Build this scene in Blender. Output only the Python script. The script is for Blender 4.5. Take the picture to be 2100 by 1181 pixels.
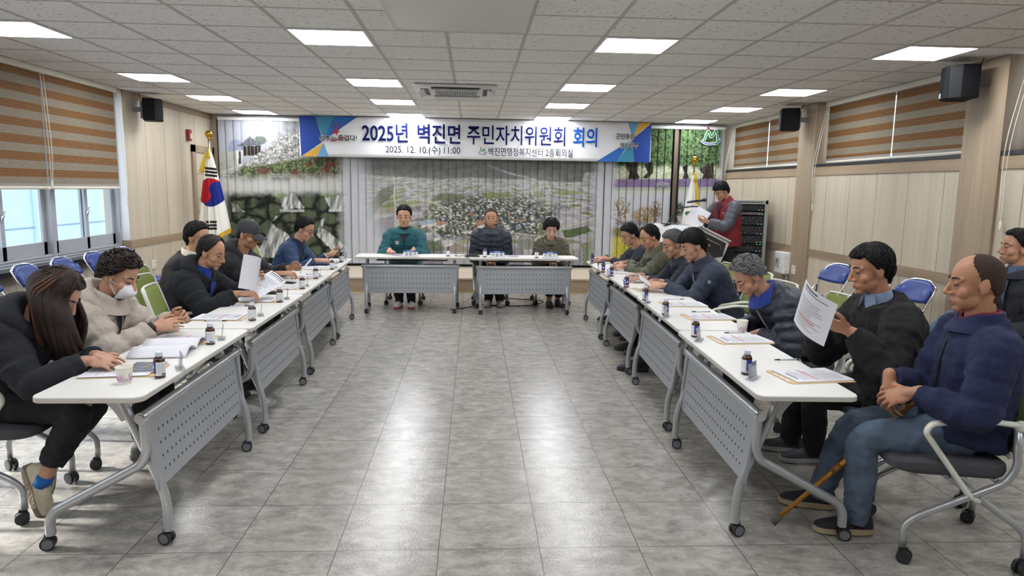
import bpy, math, random
import numpy as np
from mathutils import Vector, Matrix
from mathutils.bvhtree import BVHTree

random.seed(7); RNG = np.random.default_rng(7)
for o in list(bpy.data.objects): bpy.data.objects.remove(o)
SC = bpy.context.scene; COL = SC.collection
PI = math.pi

# ---------------------------------------------------------------- camera, light, exposure
FPX = 1418.95
YAW, PITCH, ROLL = 0.0563, 0.14284, 0.015174
cam = bpy.data.cameras.new('camera'); camo = bpy.data.objects.new('camera', cam); COL.objects.link(camo)
cam.sensor_fit = 'HORIZONTAL'; cam.sensor_width = 36.0; cam.lens = 36.0 * FPX / 2100.0
cam.clip_start = 0.05; cam.clip_end = 200
_f = Vector((math.sin(YAW)*math.cos(PITCH), math.cos(YAW)*math.cos(PITCH), -math.sin(PITCH)))
_r = Vector((math.cos(YAW), -math.sin(YAW), 0)); _u = _r.cross(_f)
_c, _s = math.cos(ROLL), math.sin(ROLL)
_r2 = _c*_r + _s*_u; _u2 = -_s*_r + _c*_u
camo.matrix_world = Matrix(((_r2.x, _u2.x, -_f.x, 0), (_r2.y, _u2.y, -_f.y, 0), (_r2.z, _u2.z, -_f.z, 1.596), (0, 0, 0, 1)))
SC.camera = camo

W = bpy.data.worlds.new('daylight'); SC.world = W; W.use_nodes = True
WB = W.node_tree.nodes['Background']; WB.inputs[0].default_value = (0.78, 0.89, 1.0, 1); WB.inputs[1].default_value = 1.15

sun = bpy.data.lights.new('sun', 'SUN'); suno = bpy.data.objects.new('sun', sun); COL.objects.link(suno)
sun.energy = 6.0; sun.angle = 0.09; sun.color = (1.0, 0.95, 0.88)
suno.location = (-12, 6, 9)
suno.rotation_euler = Vector((0.86, -0.10, -0.50)).to_track_quat('-Z', 'Y').to_euler()
PANEL_STRENGTH = 9.5      # ceiling light diffusers

vs = SC.view_settings
vs.view_transform = 'Standard'; vs.look = 'None'; vs.gamma = 1; vs.use_curve_mapping = False; vs.exposure = 1.3
SC.cycles.max_bounces = 7; SC.cycles.diffuse_bounces = 4; SC.cycles.glossy_bounces = 3
SC.cycles.transmission_bounces = 5; SC.cycles.transparent_max_bounces = 10
SC.cycles.caustics_reflective = False; SC.cycles.caustics_refractive = False
SC.cycles.sample_clamp_indirect = 6.0
CEIL = 2.751

# ---------------------------------------------------------------- helpers
def lin(c):
    if isinstance(c, str):
        c = tuple(int(c[i:i+2], 16) for i in (0, 2, 4))
    return tuple((x/255/12.92 if x/255 <= 0.04045 else ((x/255+0.055)/1.055)**2.4) for x in c)

_mats = {}
def mat(name, col, rough=0.6, metal=0.0, noise=None, bump=None, emit=0, alpha=None, trans=0, coat=0, sheen=0, stretch=None, spec=None):
    """plain procedural material; noise=(scale, amount) mottles the colour, bump=(scale, strength)"""
    if name in _mats: return _mats[name]
    m = bpy.data.materials.new(name); m.use_nodes = True; _mats[name] = m
    nt = m.node_tree; b = nt.nodes['Principled BSDF']; c = lin(col)
    b.inputs['Base Color'].default_value = (*c, 1); b.inputs['Roughness'].default_value = rough
    b.inputs['Metallic'].default_value = metal
    if spec is not None: b.inputs['Specular IOR Level'].default_value = spec
    if coat: b.inputs['Coat Weight'].default_value = coat
    if sheen: b.inputs['Sheen Weight'].default_value = sheen
    if trans: b.inputs['Transmission Weight'].default_value = trans
    if alpha is not None: b.inputs['Alpha'].default_value = alpha
    if emit:
        b.inputs['Emission Color'].default_value = (*c, 1); b.inputs['Emission Strength'].default_value = emit
    def coords(scale):
        tc = nt.nodes.new('ShaderNodeTexCoord')
        if stretch:
            mp = nt.nodes.new('ShaderNodeMapping'); mp.inputs['Scale'].default_value = stretch
            nt.links.new(tc.outputs['Object'], mp.inputs['Vector']); src = mp.outputs['Vector']
        else: src = tc.outputs['Object']
        n = nt.nodes.new('ShaderNodeTexNoise'); n.inputs['Scale'].default_value = scale; n.inputs['Detail'].default_value = 5
        nt.links.new(src, n.inputs['Vector']); return n
    if noise:
        n = coords(noise[0]); r = nt.nodes.new('ShaderNodeValToRGB'); a = noise[1]
        r.color_ramp.elements[0].position = 0.3; r.color_ramp.elements[1].position = 0.7
        r.color_ramp.elements[0].color = (*[x*(1-a) for x in c], 1); r.color_ramp.elements[1].color = (*[min(1, x*(1+a)) for x in c], 1)
        nt.links.new(n.outputs['Fac'], r.inputs['Fac']); nt.links.new(r.outputs['Color'], b.inputs['Base Color'])
    if bump:
        n = coords(bump[0]); bp = nt.nodes.new('ShaderNodeBump'); bp.inputs['Strength'].default_value = bump[1]; bp.inputs['Distance'].default_value = 0.01
        nt.links.new(n.outputs['Fac'], bp.inputs['Height']); nt.links.new(bp.outputs['Normal'], b.inputs['Normal'])
    return m

def vcol_mat(name, rough=0.7, translucent=0.0):
    """material whose colour is the print stored in the mesh's colour attribute"""
    if name in _mats: return _mats[name]
    m = bpy.data.materials.new(name); m.use_nodes = True; _mats[name] = m
    nt = m.node_tree; b = nt.nodes['Principled BSDF']; b.inputs['Roughness'].default_value = rough
    b.inputs['Specular IOR Level'].default_value = 0.2
    a = nt.nodes.new('ShaderNodeVertexColor'); a.layer_name = 'print'
    nt.links.new(a.outputs['Color'], b.inputs['Base Color'])
    return m

def unit(v):
    v = np.asarray(v, float); return v / (np.linalg.norm(v) + 1e-12)

class MB:
    """collects shapes, then links them as ONE mesh object"""
    def __init__(self): self.v = []; self.f = []; self.mi = []; self.n = 0
    def add(self, verts, faces, mi=0):
        b = self.n
        self.v.extend([tuple(map(float, p)) for p in verts]); self.n += len(verts)
        for f in faces: self.f.append(tuple(b+i for i in f)); self.mi.append(mi)
        return self
    def box(self, c, s, R=None, mi=0):
        P = np.array([(x, y, z) for x in (-.5, .5) for y in (-.5, .5) for z in (-.5, .5)])*np.array(s)
        if R is not None: P = P @ np.array(R).T
        return self.add(P+np.array(c), [(0,1,3,2),(4,6,7,5),(0,4,5,1),(2,3,7,6),(0,2,6,4),(1,5,7,3)], mi)
    def bx(self, x0, x1, y0, y1, z0, z1, mi=0):
        return self.box(((x0+x1)/2, (y0+y1)/2, (z0+z1)/2), (abs(x1-x0), abs(y1-y0), abs(z1-z0)), mi=mi)
    def ell(self, c, r, R=None, n=16, k=10, mi=0):
        if np.isscalar(r): r = (r, r, r)
        P = [(0, 0, 1)]
        for i in range(1, k):
            t = PI*i/k
            for j in range(n): P.append((math.sin(t)*math.cos(2*PI*j/n), math.sin(t)*math.sin(2*PI*j/n), math.cos(t)))
        P.append((0, 0, -1)); P = np.array(P)*np.array(r)
        if R is not None: P = P @ np.array(R).T
        F = [(0, 1+j, 1+(j+1) % n) for j in range(n)]
        for i in range(k-2):
            a = 1+i*n
            F += [(a+j, a+n+j, a+n+(j+1) % n, a+(j+1) % n) for j in range(n)]
        a = 1+(k-2)*n; e = len(P)-1
        F += [(a+j, e, a+(j+1) % n) for j in range(n)]
        return self.add(P+np.array(c), F, mi)
    def rings(self, R, mi=0, caps=True, close=False):
        n = len(R[0]); V = [p for r in R for p in r]; F = []; m = len(R)
        for i in range(m if close else m-1):
            a = i*n; b = ((i+1) % m)*n
            F += [(a+j, a+(j+1) % n, b+(j+1) % n, b+j) for j in range(n)]
        if caps and not close: F += [tuple(range(n))[::-1], tuple(range((m-1)*n, m*n))]
        return self.add(V, F, mi)
    def tube(self, path, rad, n=10, mi=0, caps=True, flat=None, up=None, close=False):
        P = np.array(path, float); m = len(P)
        rad = [rad]*m if np.isscalar(rad) else rad
        T = [unit(P[(i+1) % m]-P[i-1]) if close else unit(P[min(i+1, m-1)]-P[max(i-1, 0)]) for i in range(m)]
        u = np.array(up if up is not None else (0, 0, 1.), float)
        if abs(np.dot(u, T[0])) > 0.95 and up is None: u = np.array((1., 0, 0))
        R = []
        a = unit(u-np.dot(u, T[0])*T[0])
        for i in range(m):
            a = unit(a-np.dot(a, T[i])*T[i]); b = np.cross(T[i], a)
            fa, fb = (flat if flat else (1, 1))
            R.append([P[i]+rad[i]*(fa*a*math.cos(2*PI*j/n)+fb*b*math.sin(2*PI*j/n)) for j in range(n)])
        return self.rings(R, mi, caps, close)
    def cap(self, p, q, r0, r1=None, n=12, mi=0):
        """capsule with two radii"""
        p = np.array(p, float); q = np.array(q, float); r1 = r0 if r1 is None else r1; t = unit(q-p)
        P = []; R = []
        for a in (80, 55, 25): P.append(p-t*r0*math.sin(math.radians(a))); R.append(r0*math.cos(math.radians(a)))
        P.append(p); R.append(r0); P.append(q); R.append(r1)
        for a in (25, 55, 80): P.append(q+t*r1*math.sin(math.radians(a))); R.append(r1*math.cos(math.radians(a)))
        return self.tube(P, R, n, mi)
    def lathe(self, prof, c=(0, 0, 0), n=20, mi=0, caps=True):
        c = np.array(c, float)
        return self.rings([[c+(r*math.cos(2*PI*j/n), r*math.sin(2*PI*j/n), z) for j in range(n)] for r, z in prof], mi, caps)
    def prism(self, poly, z0, z1, M=None, mi=0):
        n = len(poly); V = np.array([(x, y, z0) for x, y in poly]+[(x, y, z1) for x, y in poly])
        if M is not None: V = V @ np.array(M)[:3, :3].T+np.array(M)[:3, 3]
        F = [tuple(range(n))[::-1], tuple(range(n, 2*n))]+[(i, (i+1) % n, n+(i+1) % n, n+i) for i in range(n)]
        return self.add(V, F, mi)
    def grid(self, P, mi=0):
        P = np.asarray(P); a, b = P.shape[:2]
        F = [(i*b+j, i*b+j+1, (i+1)*b+j+1, (i+1)*b+j) for i in range(a-1) for j in range(b-1)]
        return self.add(P.reshape(-1, 3), F, mi)
    def mesh(self, name, off=None):
        me = bpy.data.meshes.new(name); V = np.array(self.v)
        if off is not None: V = V-np.array(off)
        me.from_pydata(V.tolist(), [], self.f); me.validate()
        if len(me.polygons) == len(self.mi): me.polygons.foreach_set('material_index', self.mi)
        return me
    def build(self, name, mats, parent=None, smooth=False, off=None, bev=0, auto=None, solid=0):
        me = self.mesh(name, off)
        return link(name, me, mats, parent, smooth, bev, auto, solid)

def link(name, me, mats, parent=None, smooth=False, bev=0, auto=None, solid=0):
    if len(me.materials): me.materials.clear()
    for m in (mats if isinstance(mats, (list, tuple)) else [mats]): me.materials.append(m)
    if smooth: me.polygons.foreach_set('use_smooth', [True]*len(me.polygons))
    o = bpy.data.objects.new(name, me); COL.objects.link(o)
    if auto: me.set_sharp_from_angle(angle=math.radians(auto))
    if parent is not None: o.parent = parent
    if solid:
        m = o.modifiers.new('solid', 'SOLIDIFY'); m.thickness = solid; m.offset = 0
    if bev:
        m = o.modifiers.new('bevel', 'BEVEL'); m.width = bev; m.segments = 2; m.limit_method = 'ANGLE'; m.angle_limit = math.radians(40)
    return o

def thing(name, label, cat, loc=(0, 0, 0), rz=0, group=None):
    o = bpy.data.objects.new(name, None); COL.objects.link(o); o.empty_display_size = 0.1
    o.location = loc; o.rotation_euler = (0, 0, rz); o['label'] = label; o['category'] = cat
    if group: o['group'] = group
    return o
def tag(o, label, cat, group=None):
    o['label'] = label; o['category'] = cat
    if group: o['group'] = group
    return o
def struct(o): o['kind'] = 'structure'; return o
def dup(root, loc, rz, label, group=None):
    r = root.copy(); COL.objects.link(r); r.location = loc; r.rotation_euler = (0, 0, rz); r['label'] = label
    if group: r['group'] = group
    for ch in list(root.children):
        c = ch.copy(); COL.objects.link(c); c.parent = r
        for g in list(ch.children):
            d = g.copy(); COL.objects.link(d); d.parent = c
    return r

_tsc = bpy.data.scenes.new('work')
def evaluated(o_mods, me):
    """bake modifiers: o_mods(obj) adds them"""
    o = bpy.data.objects.new('work', me); _tsc.collection.objects.link(o); o_mods(o)
    vl = _tsc.view_layers[0]; vl.update(); dg = vl.depsgraph; dg.update()
    out = bpy.data.meshes.new_from_object(o.evaluated_get(dg)); bpy.data.objects.remove(o); bpy.data.meshes.remove(me)
    return out
def remesh(mb, vox, smooth=3, off=None):
    me = mb.mesh('work', off)
    def mods(o):
        m = o.modifiers.new('r', 'REMESH'); m.mode = 'VOXEL'; m.voxel_size = vox
        if smooth:
            s = o.modifiers.new('s', 'SMOOTH'); s.factor = 0.5; s.iterations = smooth
    return evaluated(mods, me)

def text_mesh(body, size, bold=0.0, align='CENTER', ext=0.0006, spacing=1.0):
    c = bpy.data.curves.new('txt', 'FONT'); c.body = body; c.size = size; c.offset = bold*size; c.extrude = ext
    c.align_x = align; c.align_y = 'CENTER'; c.resolution_u = 3; c.space_character = spacing
    o = bpy.data.objects.new('txt', c); _tsc.collection.objects.link(o)
    vl = _tsc.view_layers[0]; vl.update(); dg = vl.depsgraph; dg.update()
    me = bpy.data.meshes.new_from_object(o.evaluated_get(dg)); bpy.data.objects.remove(o); bpy.data.curves.remove(c)
    return me
def text(name, body, size, m, parent, M, bold=0.0, align='CENTER', ext=0.0006, sx=1.0, spacing=1.0):
    me = text_mesh(body, size, bold, align, ext, spacing)
    me.transform(Matrix(M) @ Matrix.Diagonal((sx, 1, 1, 1)))
    return link(name, me, m, parent)
def frame(o, x, y, z=None):
    """4x4 with local x, y axes given (z = x cross y)"""
    x = unit(x); y = unit(y); z = np.cross(x, y) if z is None else z
    M = np.eye(4); M[:3, 0] = x; M[:3, 1] = y; M[:3, 2] = z; M[:3, 3] = o; return M
def rot(axis, a): return np.array(Matrix.Rotation(a, 3, axis))
def rrect(w, d, r, k=5, ox=0, oy=0):
    P = []
    for cx, cy, a in ((w/2-r, d/2-r, 0), (-w/2+r, d/2-r, 90), (-w/2+r, -d/2+r, 180), (w/2-r, -d/2+r, 270)):
        P += [(ox+cx+r*math.cos(math.radians(a+90*i/k)), oy+cy+r*math.sin(math.radians(a+90*i/k))) for i in range(k+1)]
    return P
def smooth_path(P, k=6):
    """Catmull-Rom through the points"""
    P = [np.array(p, float) for p in P]; Q = [P[0]*2-P[1]]+P+[P[-1]*2-P[-2]]; out = []
    for i in range(1, len(Q)-2):
        a, b, c, d = Q[i-1:i+3]
        for j in range(k):
            t = j/k
            out.append(.5*((2*b)+(c-a)*t+(2*a-5*b+4*c-d)*t*t+(3*b-a-3*c+d)*t**3))
    out.append(P[-1]); return out
def fillet(P, r, k=4):
    """polyline with rounded corners"""
    P = [np.array(p, float) for p in P]; out = [P[0]]
    for i in range(1, len(P)-1):
        a, b, c = P[i-1], P[i], P[i+1]
        d = min(r, .45*np.linalg.norm(b-a), .45*np.linalg.norm(c-b))
        p, q = b+unit(a-b)*d, b+unit(c-b)*d
        for j in range(k+1):
            t = j/k; out.append((1-t)**2*p+2*t*(1-t)*b+t*t*q)
    out.append(P[-1]); return out

# numpy noise
def _h(x, y, z):
    n = (x.astype(np.int64)*374761393+y.astype(np.int64)*668265263+z.astype(np.int64)*2147483647) & 0xffffffff
    n = ((n ^ (n >> 13))*1274126177) & 0xffffffff; n = (n ^ (n >> 16)) & 0xffffffff
    return n/4294967295.0
def vnoise(x, y, z=0.0):
    x, y, z = np.broadcast_arrays(np.asarray(x, float), np.asarray(y, float), np.asarray(z, float))
    i, j, k = np.floor(x), np.floor(y), np.floor(z); a, b, c = x-i, y-j, z-k
    a, b, c = [t*t*(3-2*t) for t in (a, b, c)]; r = 0
    for di in (0, 1):
        for dj in (0, 1):
            for dk in (0, 1):
                r = r+_h(i+di, j+dj, k+dk)*(a if di else 1-a)*(b if dj else 1-b)*(c if dk else 1-c)
    return r
def fbm(x, y, z=0.0, o=4):
    r = 0; a = .5
    for t in range(o): r = r+a*vnoise(x*2**t+17*t, y*2**t+5*t, z*2**t); a *= .5
    return r
def voro(x, y):
    """F1, F2 distances and a cell id"""
    i, j = np.floor(x), np.floor(y); f1 = np.full(np.shape(x), 9.); f2 = f1.copy(); cid = f1*0
    for di in (-1, 0, 1):
        for dj in (-1, 0, 1):
            px = i+di+_h(i+di, j+dj, i*0+3); py = j+dj+_h(i+di, j+dj, i*0+7); d = np.hypot(px-x, py-y)
            h = _h(i+di, j+dj, i*0+11); nf = d < f1
            f2 = np.where(nf, f1, np.minimum(f2, d)); cid = np.where(nf, h, cid); f1 = np.where(nf, d, f1)
    return f1, f2, cid
def sstep(a, b, x): t = np.clip((x-a)/(b-a), 0, 1); return t*t*(3-2*t)
# ---------------------------------------------------------------- surfaces of the room
def wood(name, col, amt=0.10, rough=0.55, axis='z', sc=26):
    """wood-look sheet: fine grain running along one axis"""
    if name in _mats: return _mats[name]
    m = mat(name, col, rough); nt = m.node_tree; b = nt.nodes['Principled BSDF']; c = lin(col)
    tc = nt.nodes.new('ShaderNodeTexCoord'); mp = nt.nodes.new('ShaderNodeMapping')
    mp.inputs['Scale'].default_value = {'z': (1, 1, .05), 'y': (1, .05, 1), 'x': (.05, 1, 1)}[axis]
    n = nt.nodes.new('ShaderNodeTexNoise'); n.inputs['Scale'].default_value = sc; n.inputs['Detail'].default_value = 6; n.inputs['Roughness'].default_value = .65
    n2 = nt.nodes.new('ShaderNodeTexNoise'); n2.inputs['Scale'].default_value = sc*.22; n2.inputs['Detail'].default_value = 2
    ad = nt.nodes.new('ShaderNodeMath'); ad.operation = 'ADD'
    r = nt.nodes.new('ShaderNodeValToRGB'); r.color_ramp.elements[0].position = .75; r.color_ramp.elements[1].position = 1.25
    hf = nt.nodes.new('ShaderNodeMath'); hf.operation = 'MULTIPLY'; hf.inputs[1].default_value = 0.5
    r.color_ramp.elements[0].position = .36; r.color_ramp.elements[1].position = .64
    r.color_ramp.elements[0].color = (*[x*(1-amt*1.6) for x in c], 1); r.color_ramp.elements[1].color = (*[min(1, x*(1+amt)) for x in c], 1)
    L = nt.links.new
    L(tc.outputs['Object'], mp.inputs['Vector']); L(mp.outputs['Vector'], n.inputs['Vector']); L(mp.outputs['Vector'], n2.inputs['Vector'])
    L(n.outputs['Fac'], ad.inputs[0]); L(n2.outputs['Fac'], ad.inputs[1]); L(ad.outputs[0], hf.inputs[0]); L(hf.outputs[0], r.inputs['Fac'])
    L(r.outputs['Color'], b.inputs['Base Color']); return m

M_PANEL = wood('panel_wood', 'c2b7a3', .09)
M_TRIMX = wood('trim_wood', '9c8870', .13, axis='y')
M_TRIMV = wood('pillar_wood', '9f8d76', .13)
M_LINE = mat('panel_joint', '7d6d5a', .7)
M_WHITEP = mat('white_paint', 'e6e6e6', .55)
M_BLACK = mat('black_plastic', '1b1c1f', .45)
M_SILL = mat('black_stone_sill', '24242a', .3, noise=(40, .3))
M_ALU = mat('grey_window_frame', 'a9adb4', .4)
M_CHROME = mat('chrome', 'd8d9dc', .14, 1.0)
M_IVORY = mat('ivory_plastic', 'e4dfd0', .45)

def floor_mat():
    m = mat('marbled_vinyl', '908d87', .2); nt = m.node_tree; b = nt.nodes['Principled BSDF']; L = nt.links.new
    tc = nt.nodes.new('ShaderNodeTexCoord'); mp = nt.nodes.new('ShaderNodeMapping'); mp.inputs['Scale'].default_value = (1.0, 1.6, 1)
    L(tc.outputs['Object'], mp.inputs['Vector'])
    br = nt.nodes.new('ShaderNodeTexBrick'); br.offset = 0; br.inputs['Scale'].default_value = 1
    br.inputs['Brick Width'].default_value = .45; br.inputs['Row Height'].default_value = .45; br.inputs['Mortar Size'].default_value = .0022; br.inputs['Mortar Smooth'].default_value = .2
    br.inputs['Color1'].default_value = (.0, .0, .0, 1); br.inputs['Color2'].default_value = (1, 1, 1, 1)
    m2 = nt.nodes.new('ShaderNodeMapping'); m2.inputs['Location'].default_value = (.1463, -2.897+.45*12, 0); L(tc.outputs['Object'], m2.inputs['Vector']); L(m2.outputs['Vector'], br.inputs['Vector'])
    # every tile takes its own slice of the marbling
    vm = nt.nodes.new('ShaderNodeVectorMath'); vm.operation = 'MULTIPLY_ADD'; L(br.outputs['Color'], vm.inputs[0]); vm.inputs[1].default_value = (3, 3, 9); L(mp.outputs['Vector'], vm.inputs[2])
    n = nt.nodes.new('ShaderNodeTexNoise'); n.inputs['Scale'].default_value = 8.5; n.inputs['Detail'].default_value = 11; n.inputs['Roughness'].default_value = .76; n.inputs['Distortion'].default_value = .35
    L(vm.outputs[0], n.inputs['Vector'])
    r = nt.nodes.new('ShaderNodeValToRGB'); e = r.color_ramp.elements
    e[0].position = .30; e[0].color = (*lin('6f6b66'), 1); e[1].position = .72; e[1].color = (*lin('bab6af'), 1)
    for p, c in ((.42, '86827d'), (.5, '96928c'), (.58, 'a39f98')):
        q = e.new(p); q.color = (*lin(c), 1)
    L(n.outputs['Fac'], r.inputs['Fac'])
    mx = nt.nodes.new('ShaderNodeMix'); mx.data_type = 'RGBA'; L(br.outputs['Fac'], mx.inputs[0]); L(r.outputs['Color'], mx.inputs[6]); mx.inputs[7].default_value = (*lin('4c4944'), 1)
    L(mx.outputs[2], b.inputs['Base Color'])
    n2 = nt.nodes.new('ShaderNodeTexNoise'); n2.inputs['Scale'].default_value = 75; n2.inputs['Detail'].default_value = 3; L(tc.outputs['Object'], n2.inputs['Vector'])
    bp = nt.nodes.new('ShaderNodeBump'); bp.inputs['Strength'].default_value = .10; bp.inputs['Distance'].default_value = .01
    L(n2.outputs['Fac'], bp.inputs['Height']); L(bp.outputs['Normal'], b.inputs['Normal'])
    b.inputs['Roughness'].default_value = .21
    return m

XW, YB, YF = 4.42, 12.16, -3.2
mb = MB(); mb.bx(-5.2, 5.2, YF-.2, YB+.2, -.12, 0)
struct(mb.build('floor', floor_mat()))
mb = MB()
for s in (-1, 1): mb.bx(s*XW, s*(XW-.30), YF, 10.6, .0, .004)
struct(mb.build('trim_1', wood('old_wood_floor', 'b49468', .18, .35, axis='y', sc=18)))

# ceiling: mineral tiles in an exposed grid
def ceil_mat():
    m = mat('mineral_tile', 'edece9', .9); nt = m.node_tree; b = nt.nodes['Principled BSDF']; L = nt.links.new
    tc = nt.nodes.new('ShaderNodeTexCoord'); mp = nt.nodes.new('ShaderNodeMapping'); mp.inputs['Scale'].default_value = (1, 1.9, 1); mp.inputs['Rotation'].default_value = (0, 0, .5); L(tc.outputs['Object'], mp.inputs['Vector'])
    n = nt.nodes.new('ShaderNodeTexNoise'); n.inputs['Scale'].default_value = 34; n.inputs['Detail'].default_value = 2; n.inputs['Roughness'].default_value = .45; n.inputs['Distortion'].default_value = .6; L(mp.outputs['Vector'], n.inputs['Vector'])
    r = nt.nodes.new('ShaderNodeValToRGB'); e = r.color_ramp.elements
    e[0].position = .315; e[0].color = (*lin('8c8781'), 1); e[1].position = .345; e[1].color = (*lin('edece9'), 1); L(n.outputs['Fac'], r.inputs['Fac']); L(r.outputs['Color'], b.inputs['Base Color']); return m
LX, LY = [-3.818, -1.418, .982, 3.382], [5.431+.5886*j for j in (-8, -4, 0, 4, 7, 10)]
LX0, LY0 = -1.418, 5.431
mb = MB(); mb.bx(-5.0, 5.0, YF-.2, YB+.2, CEIL, CEIL+.15)
for k in range(-5, 10):
    x = LX0+.6*k
    if abs(x) < 4.42: mb.bx(x-.013, x+.013, YF, YB, CEIL-.004, CEIL, 1)
for k in range(-14, 12): y = LY0+.5886*k; mb.bx(-4.6, 4.6, y-.008, y+.008, CEIL-.003, CEIL, 1)
struct(mb.build('ceiling', [ceil_mat(), mat('ceiling_grid', 'bcb9b4', .5)]))

# left wall, with the window band
def joints(mb, x, ys, z0, z1, s, mi=1):
    for y in ys: mb.bx(x-s*.0012, x+s*.01, y-.0022, y+.0022, z0, z1, mi)
YW0, YW1 = 1.52, 9.17           # window band along the left wall
mb = MB()
mb.bx(-XW, -4.72, YW1, YB, 0, CEIL); joints(mb, -XW, [9.76, 10.32, 10.87], .10, CEIL-.1, -1); joints(mb, -XW, [11.43, 12.0], 2.2, CEIL-.1, -1)
mb.bx(-XW, -4.72, YF, YW1, 0, .70); joints(mb, -XW, [YF+.56*k for k in range(1, 22)], .1, .62, -1)
mb.bx(-XW, -4.72, YF, YW0, .7, CEIL)
mb.bx(-XW-.0, -4.72, YW0, YW1, 2.70, CEIL)
struct(mb.build('wall_left', [M_PANEL, M_LINE]))
mb = MB(); mb.bx(-4.421, -4.6, YW1-.003, YW1+.0, .74, 2.70)
struct(mb.build('trim_2', M_WHITEP))  # far window reveal: white colour stands in for the daylight falling on it
mb = MB(); mb.bx(-XW, -XW+.012, YW1, YB-.02, .765, .86); mb.bx(-XW, -XW+.02, YW1, YB, CEIL-.085, CEIL)
mb.bx(-XW, -XW+.012, YF, YW1, .62, .70); mb.bx(-XW, -4.6, YW1-.006, YW1-.002, .765, .86)
struct(mb.build('trim_3', M_TRIMX))
mb = MB(); mb.bx(-XW, -XW+.015, YF, 11.2, 0, .11)
struct(mb.build('baseboard_left', M_TRIMX))
mb = MB(); mb.bx(-4.375, -4.66, YW0-.02, YW1+.02, .70, .745)
struct(mb.build('trim_4', M_SILL, bev=.004))

# glass that lets the daylight through
def glass_mat(name='window_glass', tint=(.96, .98, 1.0), ior=1.45):
    if name in _mats: return _mats[name]
    m = bpy.data.materials.new(name); m.use_nodes = True; _mats[name] = m; nt = m.node_tree
    nt.nodes.remove(nt.nodes['Principled BSDF']); out = nt.nodes['Material Output']
    t = nt.nodes.new('ShaderNodeBsdfTransparent'); t.inputs[0].default_value = (*tint, 1)
    g = nt.nodes.new('ShaderNodeBsdfGlossy'); g.inputs['Roughness'].default_value = .03
    lw = nt.nodes.new('ShaderNodeLayerWeight'); lw.inputs['Blend'].default_value = .5; pw = nt.nodes.new('ShaderNodeMath'); pw.operation = 'POWER'; pw.inputs[1].default_value = 5
    ma = nt.nodes.new('ShaderNodeMath'); ma.operation = 'MULTIPLY_ADD'; ma.inputs[1].default_value = .6; ma.inputs[2].default_value = .02*ior; mx = nt.nodes.new('ShaderNodeMixShader')
    L = nt.links.new; L(lw.outputs['Facing'], pw.inputs[0]); L(pw.outputs[0], ma.inputs[0]); L(ma.outputs[0], mx.inputs[0]); L(t.outputs[0], mx.inputs[1]); L(g.outputs[0], mx.inputs[2]); L(mx.outputs[0], out.inputs[0]); return m
M_GLASS = glass_mat()

# sliding windows: outer frame, two sashes with deep bottom rails, panes, latch
ub = [9.165, 7.735, 6.20, 4.67, 3.10, 1.53]
for k in range(5):
    y1, y0 = ub[k], ub[k+1]; xo = -4.58
    fr = MB(); fr.bx(xo-.04, xo+.06, y0, y0+.03, .745, 2.70); fr.bx(xo-.04, xo+.06, y1-.03, y1, .745, 2.70)
    fr.bx(xo-.04, xo+.06, y0, y1, 2.66, 2.70)
    for i in range(3): fr.bx(xo-.04, xo+.075-.012*i, y0, y1, .745+.026*i, .766+.026*i)
    w = struct(fr.build('window_%d' % (k+1), M_ALU, bev=.003))
    ym = (y0+y1)/2
    for n, (a, b, dx) in enumerate(((y0+.03, ym+.02, .02), (ym-.05, y1-.03, -.018))):
        s = MB(); x = xo+dx
        s.bx(x-.014, x+.014, a, a+.075, .82, 2.66); s.bx(x-.014, x+.014, b-.06, b, .82, 2.66); s.bx(x-.014, x+.014, a, b, .82, .955); s.bx(x-.014, x+.014, a, b, 2.58, 2.66)
        if n == 0:
            for zz in (.84, .865, .89): s.ell((x+.015, b-.025, zz), .005, n=8, k=6, mi=1)
        so = s.build('sash', [M_ALU, M_BLACK], w, bev=.002)
        g = MB(); g.bx(x-.002, x+.002, a+.07, b-.055, .95, 2.59); g.build('pane', M_GLASS, w)
    h = MB(); h.tube([(xo+.04, ym-.02, 1.24), (xo+.06, ym-.02, 1.25), (xo+.06, ym+.0, 1.30)], .008); h.ell((xo+.045, ym-.02, 1.235), (.015, .012, .03)); h.build('latch', M_CHROME, w, True)
# the building across the way
fc = MB(); fc.bx(-10.2, -10, 8, 30, -6, 9)
for z in (-1.3, .55, 2.4, 4.2): fc.bx(-10, -9.99, 8, 30, z-.015, z+.015, 1)
for y in (13.3, 16.6, 20.0): fc.bx(-10, -9.9, y-.22, y+.22, -6, 9, 2)
tag(fc.build('neighbouring_building', [mat('pale_blue_cladding', 'a6b7c8', .6), mat('cladding_seam', '6f8699', .7), mat('cladding_post', 'c3d6e4', .6)]), 'pale blue clad building seen through the left windows', 'building')

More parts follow.
